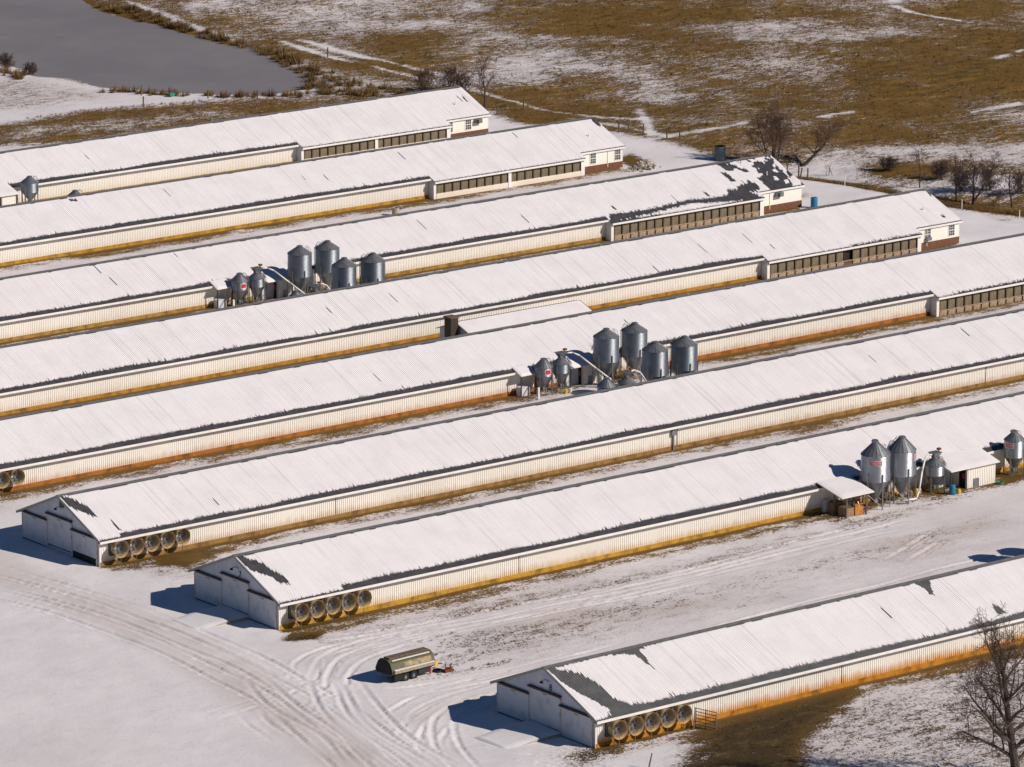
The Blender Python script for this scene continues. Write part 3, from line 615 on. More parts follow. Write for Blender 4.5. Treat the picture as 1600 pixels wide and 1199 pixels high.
_h = MB(); _h.tube((0, -.62, 0), (0, -.34, 0), .11, n=10); FANHUB = _h.mesh('exhaust_fan', M['galv_dark'])
def screened_end(i, t, sd):
    yw = -1.0; ze = H-SLP*1.32
    # bay posts, curtains, sill
    n = 18; x0, x1 = XS+.42, XR-.62; bw = (x1-x0)/n
    low = .62
    panel = MB(); nx = 8
    vs = []; 
    for k in range(nx+1): vs += [(bw*k/nx*.94+.03, .05*math.sin(k*1.9)*.4, 0), (bw*k/nx*.94+.03, .05*math.sin(k*1.9+.8)*.4, ze-.22-low)]
    panel.add(vs, [(2*k, 2*k+2, 2*k+3, 2*k+1) for k in range(nx)]); pm = panel.mesh('curtain_panel', M['curtain'])
    pz = MB().box(-.045, -.08, 0, .045, .03, ze-.2-low).mesh('bay_post', M['post'])
    bl = MB().box(.10, -.06, 0, bw-.10, .06, low-.1).mesh('base_block', M['block'])
    for k in range(n+1): link('bay_post', pz, t, (x0+bw*k, yw, low))
    for k in range(n):
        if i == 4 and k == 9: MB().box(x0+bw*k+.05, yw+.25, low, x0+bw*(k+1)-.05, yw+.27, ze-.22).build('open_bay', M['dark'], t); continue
        link('curtain_panel', pm, t, (x0+bw*k, yw+.05, low))
        if i in (3, 4, 5): link('base_block', bl, t, (x0+bw*k, yw, 0))
    b = MB()
    if i in (3, 4, 5): b.box(x0, yw+.07, 0, x1, yw+.12, low-.1); b.build('base_wall', M['brick'], t); MB().box(x0, yw-.10, low-.1, x1, yw+.10, low).build('curtain_sill', M['block'], t)
    else: b.box(x0, yw-.07, 0, x1, yw+.10, low).build('base_wall', M['siding%d' % i], t)
    if i in (1, 2): MB().box((x0+x1)/2-.2, yw-.13, 0, (x0+x1)/2+.25, yw-.085, ze-.2).build('white_pier', M['white'], t)
    MB().box(XS, yw-.12, ze-.2, XR, yw+.10, ze-.02).build('header_board', M['white'], t)
    MB().box(XS, yw-.06, 0, x0-.05, yw+.08, ze-.2).build('corner_panel', M['white'], t); MB().box(x1+.05, yw-.06, 0, XR, yw+.08, ze-.2).build('corner_panel', M['white'], t)
    for x in (XS, XR-.06):
        m_ = MB(); m_.prism([(yw+.08, 0), (0, 0), (0, H-.04), (yw+.08, H-SLP*.92-.04)], 'x', x, x+.06); m_.build('return_wall', M['gable'] if x == XS else M['white'], t)  # shade on the left return wall is put into its grey colour
    # end room
    k = MB().box(XR, -.02, .78, LEN, .02, H-.03); k.build('room_wall', M['white_wall'], t)
    MB().box(XR+.01, -.06, 0, LEN+.03, .0, .78).build('brick_base', M['brick'], t)
    MB().box(LEN-.02, -.04, .78, LEN+.045, .05, H-.05).build('corner_trim', M['white'], t)
    wins = {1: [.25, 3.2], 2: [1.7, 5.6], 3: [], 4: [1.5, 5.2], 5: [1.5, 5.2]}[i]
    for x in wins: window(t, XR+x, 1.05, -.02)
    if i in (1, 3):
        xx = XR+(4.55 if i == 1 else 2.6); a = MB(); a.box(xx, -.5, 1.72, xx+1.0, -.03, 2.25); u = a.build('air_conditioner', M['galv_dark'], t); MB().box(xx+.02, -.515, 1.76, xx+.45, -.5, 2.2).build('grille', M['dark'], u)
    if i == 4: a = MB(); a.box(XR+1.55, -.45, 1.0, XR+2.2, -.06, 1.4); a.build('air_conditioner', M['galv_dark'], t)
    if i in (2, 3, 4):
        dp = MB(); xx = XR+(4.4 if i == 2 else 1.75); dp.box(xx, -.09, .3, xx+.07, -.03, 2.3); dp.build('downspout', M['white'], t)
    vp = MB(); vp.tube((LEN-3.2, 2.6, H+SLP*2.6), (LEN-3.2, 2.6, H+SLP*2.6+.45), .07, n=8); vp.build('vent_pipe', M['white'], t)
    if i == 3: MB().tube((LEN-4.9, BW/2-.9, H+RISE-.4), (LEN-4.9, BW/2-.9, H+RISE+1.3), .05, n=6).build('roof_mast', M['galv_dark'], t)
M['white_wall'] = mat('cream_clapboard', (.82, .79, .70), .55)
HL = {1: 'long white poultry house farthest back, beside the frozen pond', 2: 'second poultry house from the pond, with two windows in its brick-footed end room',
      3: 'third poultry house from the pond, dark bare patch melted on its right roof end', 4: 'fourth poultry house from the pond, one black open bay among its curtain bays',
      5: 'fifth poultry house from the pond, its curtain bays running out of the right edge', 6: 'poultry house with a louvred vent and a half raised right door in its gable',
      7: 'poultry house with the number 7 on its gable', 8: 'frontmost poultry house with the number 8 on its gable and much bare roof'}
for i in range(1, 9): house(i, HL[i])
# snow covered ramps before the middle doors
for i, lb in ((7, 'snow covered concrete ramp before the middle door of house 7'), (8, 'snow covered concrete ramp before the middle door of the frontmost house')):
    t = thing('loading_ramp', lb, 'ramp', (X0[i], YB[i], 0), 0, 'ramps before the gable doors')
    mb = MB(); mb.prism([(-.14, -.1), (-.14, .30), (-2.4, .28), (-5.2, -.1)], 'y', 4.2, 8.3); mb.build('slab', M['concrete'], t)
    nx, ny = 26, 20; vs = []
    for a in range(nx+1):
        for b in range(ny+1):
            x = -.14-5.6*a/nx; y = 4.12+4.3*b/ny; z = .30 if x > -2.4 else .30-.34*(-2.4-x)/2.8
            e = min(b, ny-b)/3; z = max(z, -.02)+.10*min(1, e)+.03*math.sin(x*2.1+y)*min(1, e)-(.02 if e < .1 else 0)
            if a == nx: z = -.06
            vs.append((x, y, z))
    sm = MB().add(vs, [(a*(ny+1)+b, a*(ny+1)+b+1, (a+1)*(ny+1)+b+1, (a+1)*(ny+1)+b) for a in range(nx) for b in range(ny)]); sm.build('snow_cover', M['snow'], t, True)

# ------------------------------------------------------------------ feed bins
def feed_bin(x, y, label, R=1.32, hop=.86, cyl=2.6, eave=5.13, top=5.98, legs=6, sign=None, funnel=False, ladder=None, rails=0.6, tilt=False, old=True):
    t = thing('feed_bin', label, 'feed bin', (x, y, 0), 0, 'galvanised feed bins beside the houses')
    prof = []; n = max(2, round((eave-cyl)/.42)); 
    for k in range(n):
        a, b = cyl+(eave-cyl)*k/n, cyl+(eave-cyl)*(k+1)/n; prof += [(R, a+.02), (R, b-.02), (R-.006, b)]
    b = MB().lathe([(R, cyl), (R, cyl+.05), (R, eave-.05), (R, eave)], 56).build('bin_body', M['galv_old' if old else 'galv'], t, True)
    sm = MB()
    for k in range(1, n): z = cyl+(eave-cyl)*k/n; sm.lathe([(R-.01, z-.012), (R+.005, z-.009), (R+.005, z+.009), (R-.01, z+.012)], 40)
    sm = sm.build('ring_seams', M['galv_old' if old else 'galv'], b); sm['kind'] = 'stuff'
    ch = top-.13-eave; rc = MB(); rr = []
    for k in range(5): rr.append((R+.05-(R+.05-.30)*k/4, eave-.02+ch*k/4))
    rc.lathe(rr, 20, cap1=True); roof = rc.build('bin_roof', M['galv_dark'], t)
    rs = MB()
    for k in range(20):
        a = 2*math.pi*k/20; rs.tube(((R+.05)*math.cos(a), (R+.05)*math.sin(a), eave-.01), (.3*math.cos(a), .3*math.sin(a), eave-.01+ch), .016, n=3, caps=False)
    rs.build('roof_ribs', M['galv_dark'], roof)
    lid = MB().lathe([(.30, -.03), (.34, .03), (.34, .11), (.25, .15)], 16, cap0=True, cap1=True).build('lid', M['wood'] if False else M['galv_dark'], t); lid.location = (0, 0, top-.15)
    if tilt: lid.rotation_euler = (math.radians(14), math.radians(-12), 0); lid.location = (-.06, .05, top-.1)
    MB().lathe([(R-.015, cyl+.005), (.22, hop), (.2, hop-.12)], 20, cap1=True).build('hopper', M['galv_dark'], t)
    MB().box(-.22, -.22, hop-.42, .22, .22, hop-.10).build('boot', M['galv_dark'], t)
    lg = MB().box(-.055, -.03, -.05, .055, .05, cyl+.78).mesh('leg', M['galv_dark'])
    for k in range(legs):
        a = 2*math.pi*(k+.3)/legs; link('leg', lg, t, ((R+.03)*math.cos(a), (R+.03)*math.sin(a), 0), a-math.pi/2)
    br = MB()
    for k in range(legs):
        a = 2*math.pi*(k+.3)/legs; a2 = 2*math.pi*(k+1.3)/legs
        br.tube((R*math.cos(a), R*math.sin(a), cyl-.1), (.3*math.cos(a), .3*math.sin(a), hop+.02), .03, n=4)
        br.tube(((R+.02)*math.cos(a), (R+.02)*math.sin(a), .25), ((R+.02)*math.cos(a2), (R+.02)*math.sin(a2), cyl*.55), .014, n=4)
        br.tube(((R+.02)*math.cos(a2), (R+.02)*math.sin(a2), .25), ((R+.02)*math.cos(a), (R+.02)*math.sin(a), cyl*.55), .014, n=4)
    br.build('brace', M['galv_dark'], t)
    # grab hoops at the roof edge
    gm = MB()
    for da in (-.13, .22):
        a = rails+da; pts = []
        for q in range(9):
            tt = q/8; rad = (R+.06)-.62*tt; pts.append((rad*math.cos(a), rad*math.sin(a), eave+ch*(.62*tt)/(R-.25)+.42*math.sin(math.pi*tt)))
        gm.path(pts, .022, 4)
    gm.build('grab_rail', M['galv_dark'], t)
    if ladder is not None:
        lm = MB(); ca, sa = math.cos(ladder), math.sin(ladder)
        def P(r, s, z): return (r*ca-s*sa, r*sa+s*ca, z)
        for s in (-.2, .2): lm.tube(P(R+.12, s, .9), P(R+.12, s, eave+.05), .024, n=4); lm.tube(P(R+.12, s, eave+.05), P(.4, s, top-.05), .03, n=4)
        for k in range(int((eave-.9)/.3)): lm.tube(P(R+.12, -.2, 1.0+.3*k), P(R+.12, .2, 1.0+.3*k), .016, n=4)
        for k in range(6): q = k/6; lm.tube(P(R+.12-(R-.28)*q, -.2, eave+.05+(top-.1-eave)*q), P(R+.12-(R-.28)*q, .2, eave+.05+(top-.1-eave)*q), .018, n=4)
        lm.build('ladder', M['track'], t)
    if funnel:
        z = top-.05; f = MB(); vs = [(-.2, -.2, z), (.2, -.2, z), (.2, .2, z), (-.2, .2, z), (-.48, -.42, z+.48), (.48, -.42, z+.48), (.48, .42, z+.48), (-.48, .42, z+.48)]
        f.add(vs, [(0, 1, 5, 4), (1, 2, 6, 5), (2, 3, 7, 6), (3, 0, 4, 7), (3, 2, 1, 0), (4, 5, 6, 7)]); f.box(-.52, -.46, z+.48, .52, .46, z+.53); f.build('intake_funnel', M['galv_dark'], t)
        g = MB(); g.tube((.65, .2, z-.3), (.65, .2, z+.7), .07, n=8); g.box(.5, .05, z+.6, .85, .35, z+.78); g.build('motor_post', M['rust'], t)
    if sign is not None:
        ang, zc, sw, sh, txt = sign; Rs = R+.018; nn = 10
        def cyl_p(s, z, r): a = ang+s/Rs; return (r*math.cos(a), r*math.sin(a), z)
        for nm, m_, ex, rr_ in (('sign_border', M['whitep'], .05, Rs), ('sign_panel', M['red'], 0, Rs+.008)):
            vs = []; 
            for k in range(nn+1):
                s = (k/nn-.5)*(sw+2*ex); vs += [cyl_p(s, zc-sh/2-ex, rr_), cyl_p(s, zc+sh/2+ex, rr_)]
            sp = MB().add(vs, [(2*k, 2*k+2, 2*k+3, 2*k+1) for k in range(nn)]).build(nm, m_, t)
        if txt:
            tm = text_mb(txt, sh*.8); wid = max(v[0] for v in tm.v)-min(v[0] for v in tm.v); k = sw*.9/wid
            tm.v = [cyl_p(v[0]*k, zc+v[1]-.01, Rs+.018+v[2]*.3) for v in tm.v]; tm.build('sign_lettering', M['whitep'], t)
    return t
CA = math.atan2(-.78, -.62)   # direction from the bins towards the open yard
feed_bin(66.3, 40.25, 'large feed bin with red lettered sign facing the yard, beside the wood shelter', R=1.36, top=6.3, eave=5.05, sign=(CA-.06, 4.45, 1.25, .36, 'CHORE-TIME'), rails=-.2, tilt=True, ladder=None, old=False)
feed_bin(69.55, 40.2, 'large feed bin right of the big sign-bearing bin at house 7', R=1.32, top=6.25, eave=5.0, sign=(CA+1.42, 4.35, 1.1, .5, 'CHORE-TIME'), rails=2.4, ladder=2.7, old=False)
feed_bin(74.1, 40.55, 'small feed bin with square intake funnel near the blue barrel', R=.95, hop=.8, cyl=1.75, eave=2.72, top=3.42, legs=4, funnel=True, ladder=-.3, rails=-.35, old=False)
feed_bin(84.3, 40.5, 'small feed bin with red sign at the right edge of the photo', R=.98, hop=.8, cyl=1.85, eave=3.5, top=4.3, legs=4, sign=(CA-.62, 3.1, .85, .42, 'CHORE-TIME'), rails=.2, tilt=True, old=False)
for bi, yb, far, dx, wl in ((5, 92.1, 84.4, 0, 'house five'), (3, 143.2, 135.1, -1.3, 'house three')):
    wall = 'fifth' if bi == 5 else 'third'; nxt = 'sixth' if bi == 5 else 'fourth'
    feed_bin(69.1+dx, yb+.85, 'leftmost small bin with red sign at the %s poultry house from the pond' % wall, R=.93, cyl=1.95, eave=2.9, top=3.74, legs=4, sign=(CA+.55, 2.45, .62, .42, ''), rails=-.3)
    feed_bin(71.35+dx, yb+.85, 'small feed bin with intake funnel at the %s poultry house from the pond' % wall, R=.9, cyl=2.0, eave=2.9, top=3.55, legs=4, funnel=True, ladder=-.6, rails=-.3)
    feed_bin(76.4+dx, yb-.2, 'large bin nearest the shed at the %s poultry house from the pond' % wall, rails=-.1)
    feed_bin(80.3+dx, yb, 'large laddered bin, highest in the cluster at the %s poultry house from the pond' % wall, ladder=2.75, rails=2.3)
    feed_bin(76.6+dx, far, 'large bin half hidden behind the ridge of the %s house, left of its twin' % nxt, rails=-.1)
    feed_bin(80.45+dx, far, 'large laddered bin, rightmost of the cluster behind the ridge of the %s house' % nxt, ladder=2.75, rails=2.3)
    feed_bin(68.9+dx, far-1.7, 'small bin roof peeking over the ridge of the %s house, left of two' % nxt, R=.9, cyl=1.95, eave=2.9, top=3.72, legs=4)
    feed_bin(71.4+dx, far-1.85, 'small bin roof with funnel peeking over the ridge of the %s house' % nxt, R=.9, cyl=1.95, eave=2.9, top=3.5, legs=4, funnel=True)
feed_bin(78.1, 201.4, 'small feed bin alone at the left edge, before the farthest poultry house', R=1.03, cyl=2.1, hop=1.1, eave=3.2, top=3.95, legs=4, ladder=None, rails=-.3)
feed_bin(77.9, 191.4, 'feed bin of which only the lid shows over the second ridge at far left', R=.95, cyl=2.0, eave=3.2, top=3.9, legs=4, rails=-.3)
feed_bin(66.2, 14.7, 'large feed bin behind the frontmost house, outside the right edge, left one', rails=-.1)
feed_bin(69.6, 14.6, 'large feed bin behind the frontmost house, outside the right edge, right one', rails=-.1)

# white auger tubes
def auger(label, pts, r=.085):
    o = MB().path(pts, r, 8).build('feed_auger', M['white'], None, True); tag(o, label, 'auger pipe', 'white auger pipes between bins')
for dx, dy, wl in ((0, 0, 'fifth'), (-1.3, 51.1, 'third')):
    auger('white auger pipe arching down before the shed of the %s poultry house' % wl, [(71.9+dx, 92.9+dy, 3.85), (72.6+dx, 92.7+dy, 3.85), (73.2+dx, 92.3+dy, 3.55), (74.6+dx, 91.4+dy, 2.2), (76.0+dx, 90.4+dy, .85)])
    auger('bent white auger pipe at the ridge below the bins of the %s house' % wl, [(71.6+dx, 82.7+dy, 3.75), (72.6+dx, 82.9+dy, 3.9), (73.5+dx, 83.0+dy, 3.5), (74.2+dx, 83.0+dy, 2.6), (75+dx, 83.2+dy, 1.4)])
auger('white auger pipe sloping from the small funnel bin to the big bins at house 7', [(73.6, 40.4, 3.75), (73.0, 40.3, 3.85), (72.4, 40.1, 3.6), (71.6, 39.6, 2.6), (70.6, 38.9, 1.0), (70.0, 38.6, .5), (68.6, 39.2, .35)])

# ------------------------------------------------------------------ feed sheds and lean-tos
def lean_roof(parent, x0, x1, yw, yf, zw, zf, th=.09):
    mb = MB(); mb.prism([(yf, zf), (yw, zw), (yw, zw+th), (yf, zf+th)], 'x', x0, x1); mb.build('roof', M['white'], parent)
    nx, ny = 20, 14; vs = []
    rg = random.Random(int(x0*10+yw))
    for a in range(nx+1):
        for b in range(ny+1):
            q = b/ny; e = min(a, nx-a, ny-b)/2; z = zw+(zf-zw)*q+th+.008+(.07+.02*rg.random())*min(1, e)
            vs.append((x0+.04+(x1-x0-.08)*a/nx, yw+(yf-yw)*q*.985, z))
    MB().add(vs, [(a*(ny+1)+b, a*(ny+1)+b+1, (a+1)*(ny+1)+b+1, (a+1)*(ny+1)+b) for a in range(nx) for b in range(ny)]).build('snow_cover', M['snow'], parent, True)
def feed_shed(x0, xm, x1, yw, depth, label, wallh=2.0):
    """lean-to with an open porch from x0 to xm and a walled room from xm to x1"""
    t = thing('feed_shed', label, 'shed', (x0, yw, 0), 0, 'lean-to sheds on the house walls'); L1 = x1-x0; Lm = xm-x0; d_ = -depth
    lean_roof(t, -.15, L1+.25, -.02, d_-.35, 2.82, wallh+.02)
    wall_mesh(Lm, L1, 0, wallh+.02, d_).build('front_wall', M['white_wall'], t)
    zt = lambda y: 2.8+(2.8-wallh)/(depth+.35)*y-.03
    for x in (Lm, L1-.05): MB().prism([(d_, 0), (-.05, 0), (-.05, zt(-.05)), (d_, zt(d_))], 'x', x, x+.05).build('end_wall', M['white_wall'], t)
    MB().box(Lm-.03, d_+.2, 0, Lm-.005, d_+1.05, 1.95).build('door', M['dark'], t)
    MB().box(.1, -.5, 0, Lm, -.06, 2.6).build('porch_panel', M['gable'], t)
    MB().box(.05, d_-.12, 0, .15, d_-.02, wallh).build('porch_post', M['post'], t)
    MB().box(Lm-.05, d_+.3, .9, Lm-.02, d_+.55, 1.4).build('switch_box', M['red'], t)
    v = MB().box(Lm+(L1-Lm)*.22, d_-.05, .05, Lm+(L1-Lm)*.42, d_-.036, .85); v.build('wall_hatch', M['galv_dark'], t)
feed_shed(75.15, 77.35, 81.0, YB[7], 2.45, 'white lean-to feed shed with black doorway at the poultry house numbered 7')
feed_shed(72.9, 74.6, 77.9, YB[5], 1.15, 'feed shed shadowed blue by bins at the fifth poultry house from the pond')
feed_shed(71.6, 73.3, 76.6, YB[3], 1.15, 'feed shed shadowed blue by bins at the third poultry house from the pond')
feed_shed(72.0, 74.2, 76.2, YB[1], 2.3, 'small white feed shed cut by the left edge at the farthest house')
def canopy(x0, x1, yw, depth, label):
    t = thing('canopy', label, 'canopy', (x0, yw, 0), 0, 'small canopies at the bin clusters'); lean_roof(t, 0, x1-x0, -.02, -depth, 2.7, 2.15)
    MB().box(.1, -depth+.1, 0, .2, -depth+.2, 2.16).build('post', M['post'], t); MB().box(x1-x0-.2, -depth+.1, 0, x1-x0-.1, -depth+.2, 2.16).build('post', M['post'], t)
canopy(66.4, 68.6, YB[5], 1.4, 'snow topped canopy left of the bins at the fifth poultry house from the pond'); canopy(65.1, 67.3, YB[3], 1.4, 'snow topped canopy left of the bins at the third poultry house from the pond')
for dx, yy, wl in ((0, YB[5], 'fifth'), (-1.3, YB[3], 'third')):
    o = MB().box(-.6, -.35, 0, .6, .35, .85); o.box(-.64, -.39, .85, .64, .39, .93); o = o.build('storage_bin', M['galv_dark'] if False else M['gable'], None, loc=(67.2+dx, yy-.75, 0)); tag(o, 'pale storage box under the canopy of the %s poultry house' % wl, 'box', 'boxes under canopies')
    t = thing('pipe_rail', 'low steel pipe rail before the small bins of the %s poultry house' % wl, 'rail', (67.6+dx, yy-2.7, 0), 0, 'low pipe rails at the bins')
    MB().tube((0, 0, .95), (0, 1.6, .95), .06, n=6).build('top_rail', M['galv_dark'], t); MB().box(-.08, -.1, 0, .08, .06, 1.15).build('post', M['whitep'], t); MB().box(-.06, 1.5, 0, .06, 1.62, 1.0).build('post', M['galv_dark'], t)
    for k, (m_, lab, px) in enumerate((('yellow', 'yellow bucket on the snow before the small bins of the %s poultry house' % wl, 71.0), ('whitep', 'white bucket beside the yellow one at the %s poultry house' % wl, 71.6))):
        b = thing('bucket', lab, 'bucket', (px+dx, yy-2.9, 0), 0, 'buckets at the bins'); MB().lathe([(.14, 0), (.18, .42), (.16, .42), (.13, .05)], 14, cap0=True).build('pail', M[m_], b, False); MB().lathe([(.19, .40), (.19, .44), (.02, .46)], 14, cap1=True).build('lid', M[m_], b)
# open wood shelter
t = thing('wood_shelter', 'open lean-to shelter with snowy roof and stored lumber, left of the big bins', 'shelter', (60.6, YB[7], 0))
lean_roof(t, .0, 4.0, -.02, -3.55, 2.80, 2.02)
for x, y, zt in ((.75, -3.35, 2.05), (3.25, -3.3, 2.05), (3.1, -1.7, 2.4), (.75, -1.7, 2.4)): MB().box(x-.06, y-.06, 0, x+.06, y+.06, zt).build('post', M['wood'], t)
MB().box(.1, -3.42, 1.9, 3.9, -3.3, 2.03).build('beam', M['wood'], t)
def crate(x, y, z, lx, ly, lz, label, m_='crate'):
    t = thing('crate', label, 'crate', (x, y, z), 0, 'crates in the wood shelter'); n = max(3, int(lz/.17)); 
    for k in range(n):
        za, zb = lz*k/n+.01, lz*(k+1)/n-.015
        for a in ((0, 0, lx, .03), (0, ly-.03, lx, ly), (0, .035, .03, ly-.035), (lx-.03, .035, lx, ly-.035)): MB().box(a[0], a[1], za, a[2], a[3], zb).build('slat', M[m_], t)
    MB().box(.03, .03, 0, lx-.03, ly-.03, lz*.8).build('contents', M['wood'], t)
    MB().box(-.01, -.01, lz, lx+.01, ly+.01, lz+.03).build('top', M['wood'], t)
crate(61.5, 40.45, 0, 1.1, .95, 1.05, 'slatted wooden crate farther back in the wood shelter, next to the white chest')
crate(61.55, 38.95, 0, 1.0, 1.1, .85, 'lower slatted wooden crate at the front post of the wood shelter')
o = MB().box(61.2, 41.45, 0, 62.2, 41.95, 1.05); o.box(61.17, 41.42, 1.05, 62.23, 41.98, 1.12); o = o.build('chest', M['gable']); tag(o, 'white chest against the wall at the back of the wood shelter', 'chest')
t = thing('plywood_stack', 'stack of orange plywood sheets and rail in the front of the shelter', 'plywood', (62.6, 38.85, 0))
for k in range(5): MB().box(0, .06*k, .05, 1.0, .06*k+.04, 1.0-.05*k).build('sheet', M['ply'], t)
MB().box(-.1, -.08, 1.02, 1.1, .0, 1.12).build('rail', M['ply'], t)
rg = random.Random(3); sc = MB(); sc2 = MB()
for k in range(40):
    p = Vector((rg.uniform(62.7, 64.0), rg.uniform(38.8, 40.4), rg.uniform(.05, 1.0))); dvec = Vector((rg.uniform(-1, 1), rg.uniform(-1, 1), rg.uniform(-.3, 1.0)))*rg.uniform(.2, .6); (sc if k % 3 else sc2).tube(p, p+dvec, rg.uniform(.02, .06), n=4)
t = thing('scrap_heap', 'tangled scrap poles and parts heaped in the wood shelter', 'scrap', (0, 0, 0)); sc.build('rusty_poles', M['rust'], t)['kind'] = 'stuff'; sc2.build('pale_poles', M['whitep'], t)['kind'] = 'stuff'
for k, (x, y, hh, m_) in enumerate(((71.4, 40.9, .55, 'crate'), (71.9, 40.6, .7, 'yellow'), (72.5, 40.9, .6, 'concrete'), (70.9, 41.2, .8, 'wood'))):
    o = MB().lathe([(.16, 0), (.2, .1), (.2, hh*.8), (.12, hh)], 10, (x, y), cap0=True, cap1=True).build('feed_drum', M[m_]); tag(o, ['tan drum by the wall between the bins of house 7', 'yellow drum by the wall between the bins of house 7', 'pale grey drum by the wall between the bins of house 7', 'brown drum nearest the ladder bin of house 7'][k], 'drum', 'small drums behind the auger')
def barrel(x, y, r, h, m_, label, top_open=False, name='barrel'):
    t = thing(name, label, 'barrel', (x, y, 0))
    MB().lathe([(r*.93, 0), (r, h*.06), (r*1.0, h*.3), (r*1.03, h*.33), (r, h*.36), (r, h*.64), (r*1.03, h*.67), (r, h*.7), (r, h*.94), (r*.93, h)], 20, cap0=True, cap1=not top_open).build('drum', M[m_], t, True)
    if top_open: MB().lathe([(r*.9, h), (r*.88, h*.6)], 20).build('inner_wall', M['dark'], t); MB().lathe([(r*.88, h*.6), (.01, h*.6)], 20).build('inner_floor', M['dark'], t)
    else: MB().tube((r*.5, 0, h), (r*.5, 0, h+.09), .05, n=8).build('bung', M[m_], t)
barrel(74.9, 38.95, .30, .92, 'blue', 'bright blue plastic barrel standing before the porch of the feed shed')
barrel(75.55, 38.75, .17, .42, 'yellow', 'yellow jug beside the bright blue barrel', name='jug')
barrel(*at(1272, 325)[:2], .42, 1.25, 'blue', 'blue barrel on the snow past the end of the third poultry house')
barrel(*at(1125, 250)[:2], .72, 1.75, 'steelblue', 'large dark grey open-topped tank at the yard edge near bare trees', True, name='tank')
o = MB().lathe([(.42, 0), (.42, .95), (.34, .95), (.34, .1)], 20, tuple(at(618, 337)[:2]), cap0=True).build('concrete_pipe', M['concrete']); tag(o, 'upright concrete pipe on the snow between the second and third houses', 'pipe')
o = MB().lathe([(.30, 0), (.36, .24), (.32, .24), (.27, .05)], 16, (81.0, 38.9), cap0=True).build('tub', M['green']); tag(o, 'green tub at the foot of the feed shed wall', 'tub')
o = MB().box(0, 0, 0, .75, .5, .45); o.box(-.03, -.03, .45, .78, .53, .5); o = o.build('cooler', M['green'], None, loc=(*at(266, 152)[:2], 0)); tag(o, 'small bright green box on the snow below the pond', 'box')
# outbuilding between two rows with block chimney
t = thing('outbuilding', 'small snow roofed outbuilding with dark chimney between two poultry houses', 'outbuilding', (73.6, 110.0, 0))
hw, zr = 3.0, 3.1; ze = 2.0; L_ = 16.2
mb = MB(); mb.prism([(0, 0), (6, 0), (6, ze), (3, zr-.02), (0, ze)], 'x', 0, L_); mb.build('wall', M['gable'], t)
sl_ = (zr-ze)/3
for s in (-1, 1):
    mb = MB(); ya = 3+s*3.4; za = zr-sl_*3.4; p = [(ya, za), (3, zr), (3, zr+.06), (ya, za+.06)]; mb.prism(p if s < 0 else p[::-1], 'x', -.3, L_+.3); r = mb.build('roof', M['roof'], t)
    vs = []; nx, ny = 60, 10; rgs = random.Random(5)
    for a in range(nx+1):
        for b in range(ny+1):
            q = b/ny*.97+.03; e = min(a, nx-a, ny-b)/1.5; vs.append((-.2+(L_+.4)*a/nx, 3+(ya-3)*q, zr+.066+(za-zr)*q+(.06+.015*rgs.random())*min(1, e)))
    sm = MB().add(vs, [(a*(ny+1)+b, a*(ny+1)+b+1, (a+1)*(ny+1)+b+1, (a+1)*(ny+1)+b) for a in range(nx) for b in range(ny)]); so_ = sm.build('roof_snow', M['snow'], r, True)
    if so_.data.polygons[0].normal.z < 0: so_.data.flip_normals()
c = MB(); c.box(-1.3, 2.4, 0, -.32, 3.5, 3.75); ch = c.build('chimney', M['post'], t); MB().box(-1.38, 2.3, 3.75, -.25, 3.6, 3.9).build('chimney_cap', M['wood'], ch)

# ------------------------------------------------------------------ trailer in the yard
t = thing('tank_trailer', 'old olive green spreader trailer parked on the snow between the front houses', 'trailer', (-2.5, 24.5, -.10), math.radians(3)); t.scale = (.80, .95, .90)
hx = [(-.95, .95), (-1.12, 1.15), (-1.12, 1.3), (-.8, 2.0), (-.45, 2.3), (.45, 2.3), (.8, 2.0), (1.12, 1.3), (1.12, 1.15), (.95, .95)]
MB().prism(hx, 'x', .12, 5.9).build('body', M['olive'], t)
MB().prism([(p[0]*.86, .95+(p[1]-.95)*.92+.04) for p in hx], 'x', .02, .119).build('rear_opening', M['dark'], t)
rim = MB()
for a, b in zip(hx, hx[1:]+hx[:1]): rim.tube((.08, a[0], a[1]), (.08, b[0], b[1]), .05, n=5)
rim.build('rear_rim', M['olive'], t)
for s in (-1, 1):
    MB().box(.3, s*1.13-.16, 1.12, 5.7, s*1.13+.16, 1.42).build('side_ledge', M['tan'], t)
    MB().box(.32, s*1.13-.15, 1.422, 5.68, s*1.13+.13, 1.47).build('ledge_snow', M['snow'], t)
    MB().box(.5, s*.62-.09, 2.18, 5.5, s*.62+.09, 2.24).build('roof_snow', M['snow'], t)
MB().box(.4, -.36, 2.3, 5.7, .36, 2.42).build('deck', M['wood'], t)
MB().add([(1.9, -.835, 1.95), (5.5, -.835, 1.95), (5.5, -1.035, 1.52), (1.9, -1.035, 1.52)], [(0, 3, 2, 1)]).build('glare_patch', M['glare'], t)  # yellowish glare on the tank side, put into this plate's colour
MB().box(.3, -.5, .7, 6.6, -.36, .95).build('chassis_beam', M['rust'], t); MB().box(.3, .36, .7, 6.6, .5, .95).build('chassis_beam', M['rust'], t)
for s in (-1, 1):
    for x in (2.0, 3.1):
        wm = MB(); n = 24; prof = [(.2, -.13), (.42, -.14), (.5, -.08), (.5, .08), (.42, .14), (.2, .13)]
        vs = [(x+r*math.cos(2*math.pi*k/n), s*.9+yy, .5+r*math.sin(2*math.pi*k/n)) for r, yy in prof for k in range(n)]
        wm.add(vs, [(j*n+k, j*n+(k+1) % n, (j+1)*n+(k+1) % n, (j+1)*n+k) for j in range(5) for k in range(n)]); wh = wm.build('wheel', M['tyre'], t)
        MB().tube((x, s*.9-.1, .5), (x, s*.9+.1, .5), .21, n=14).build('rim', M['galv_dark'], wh)
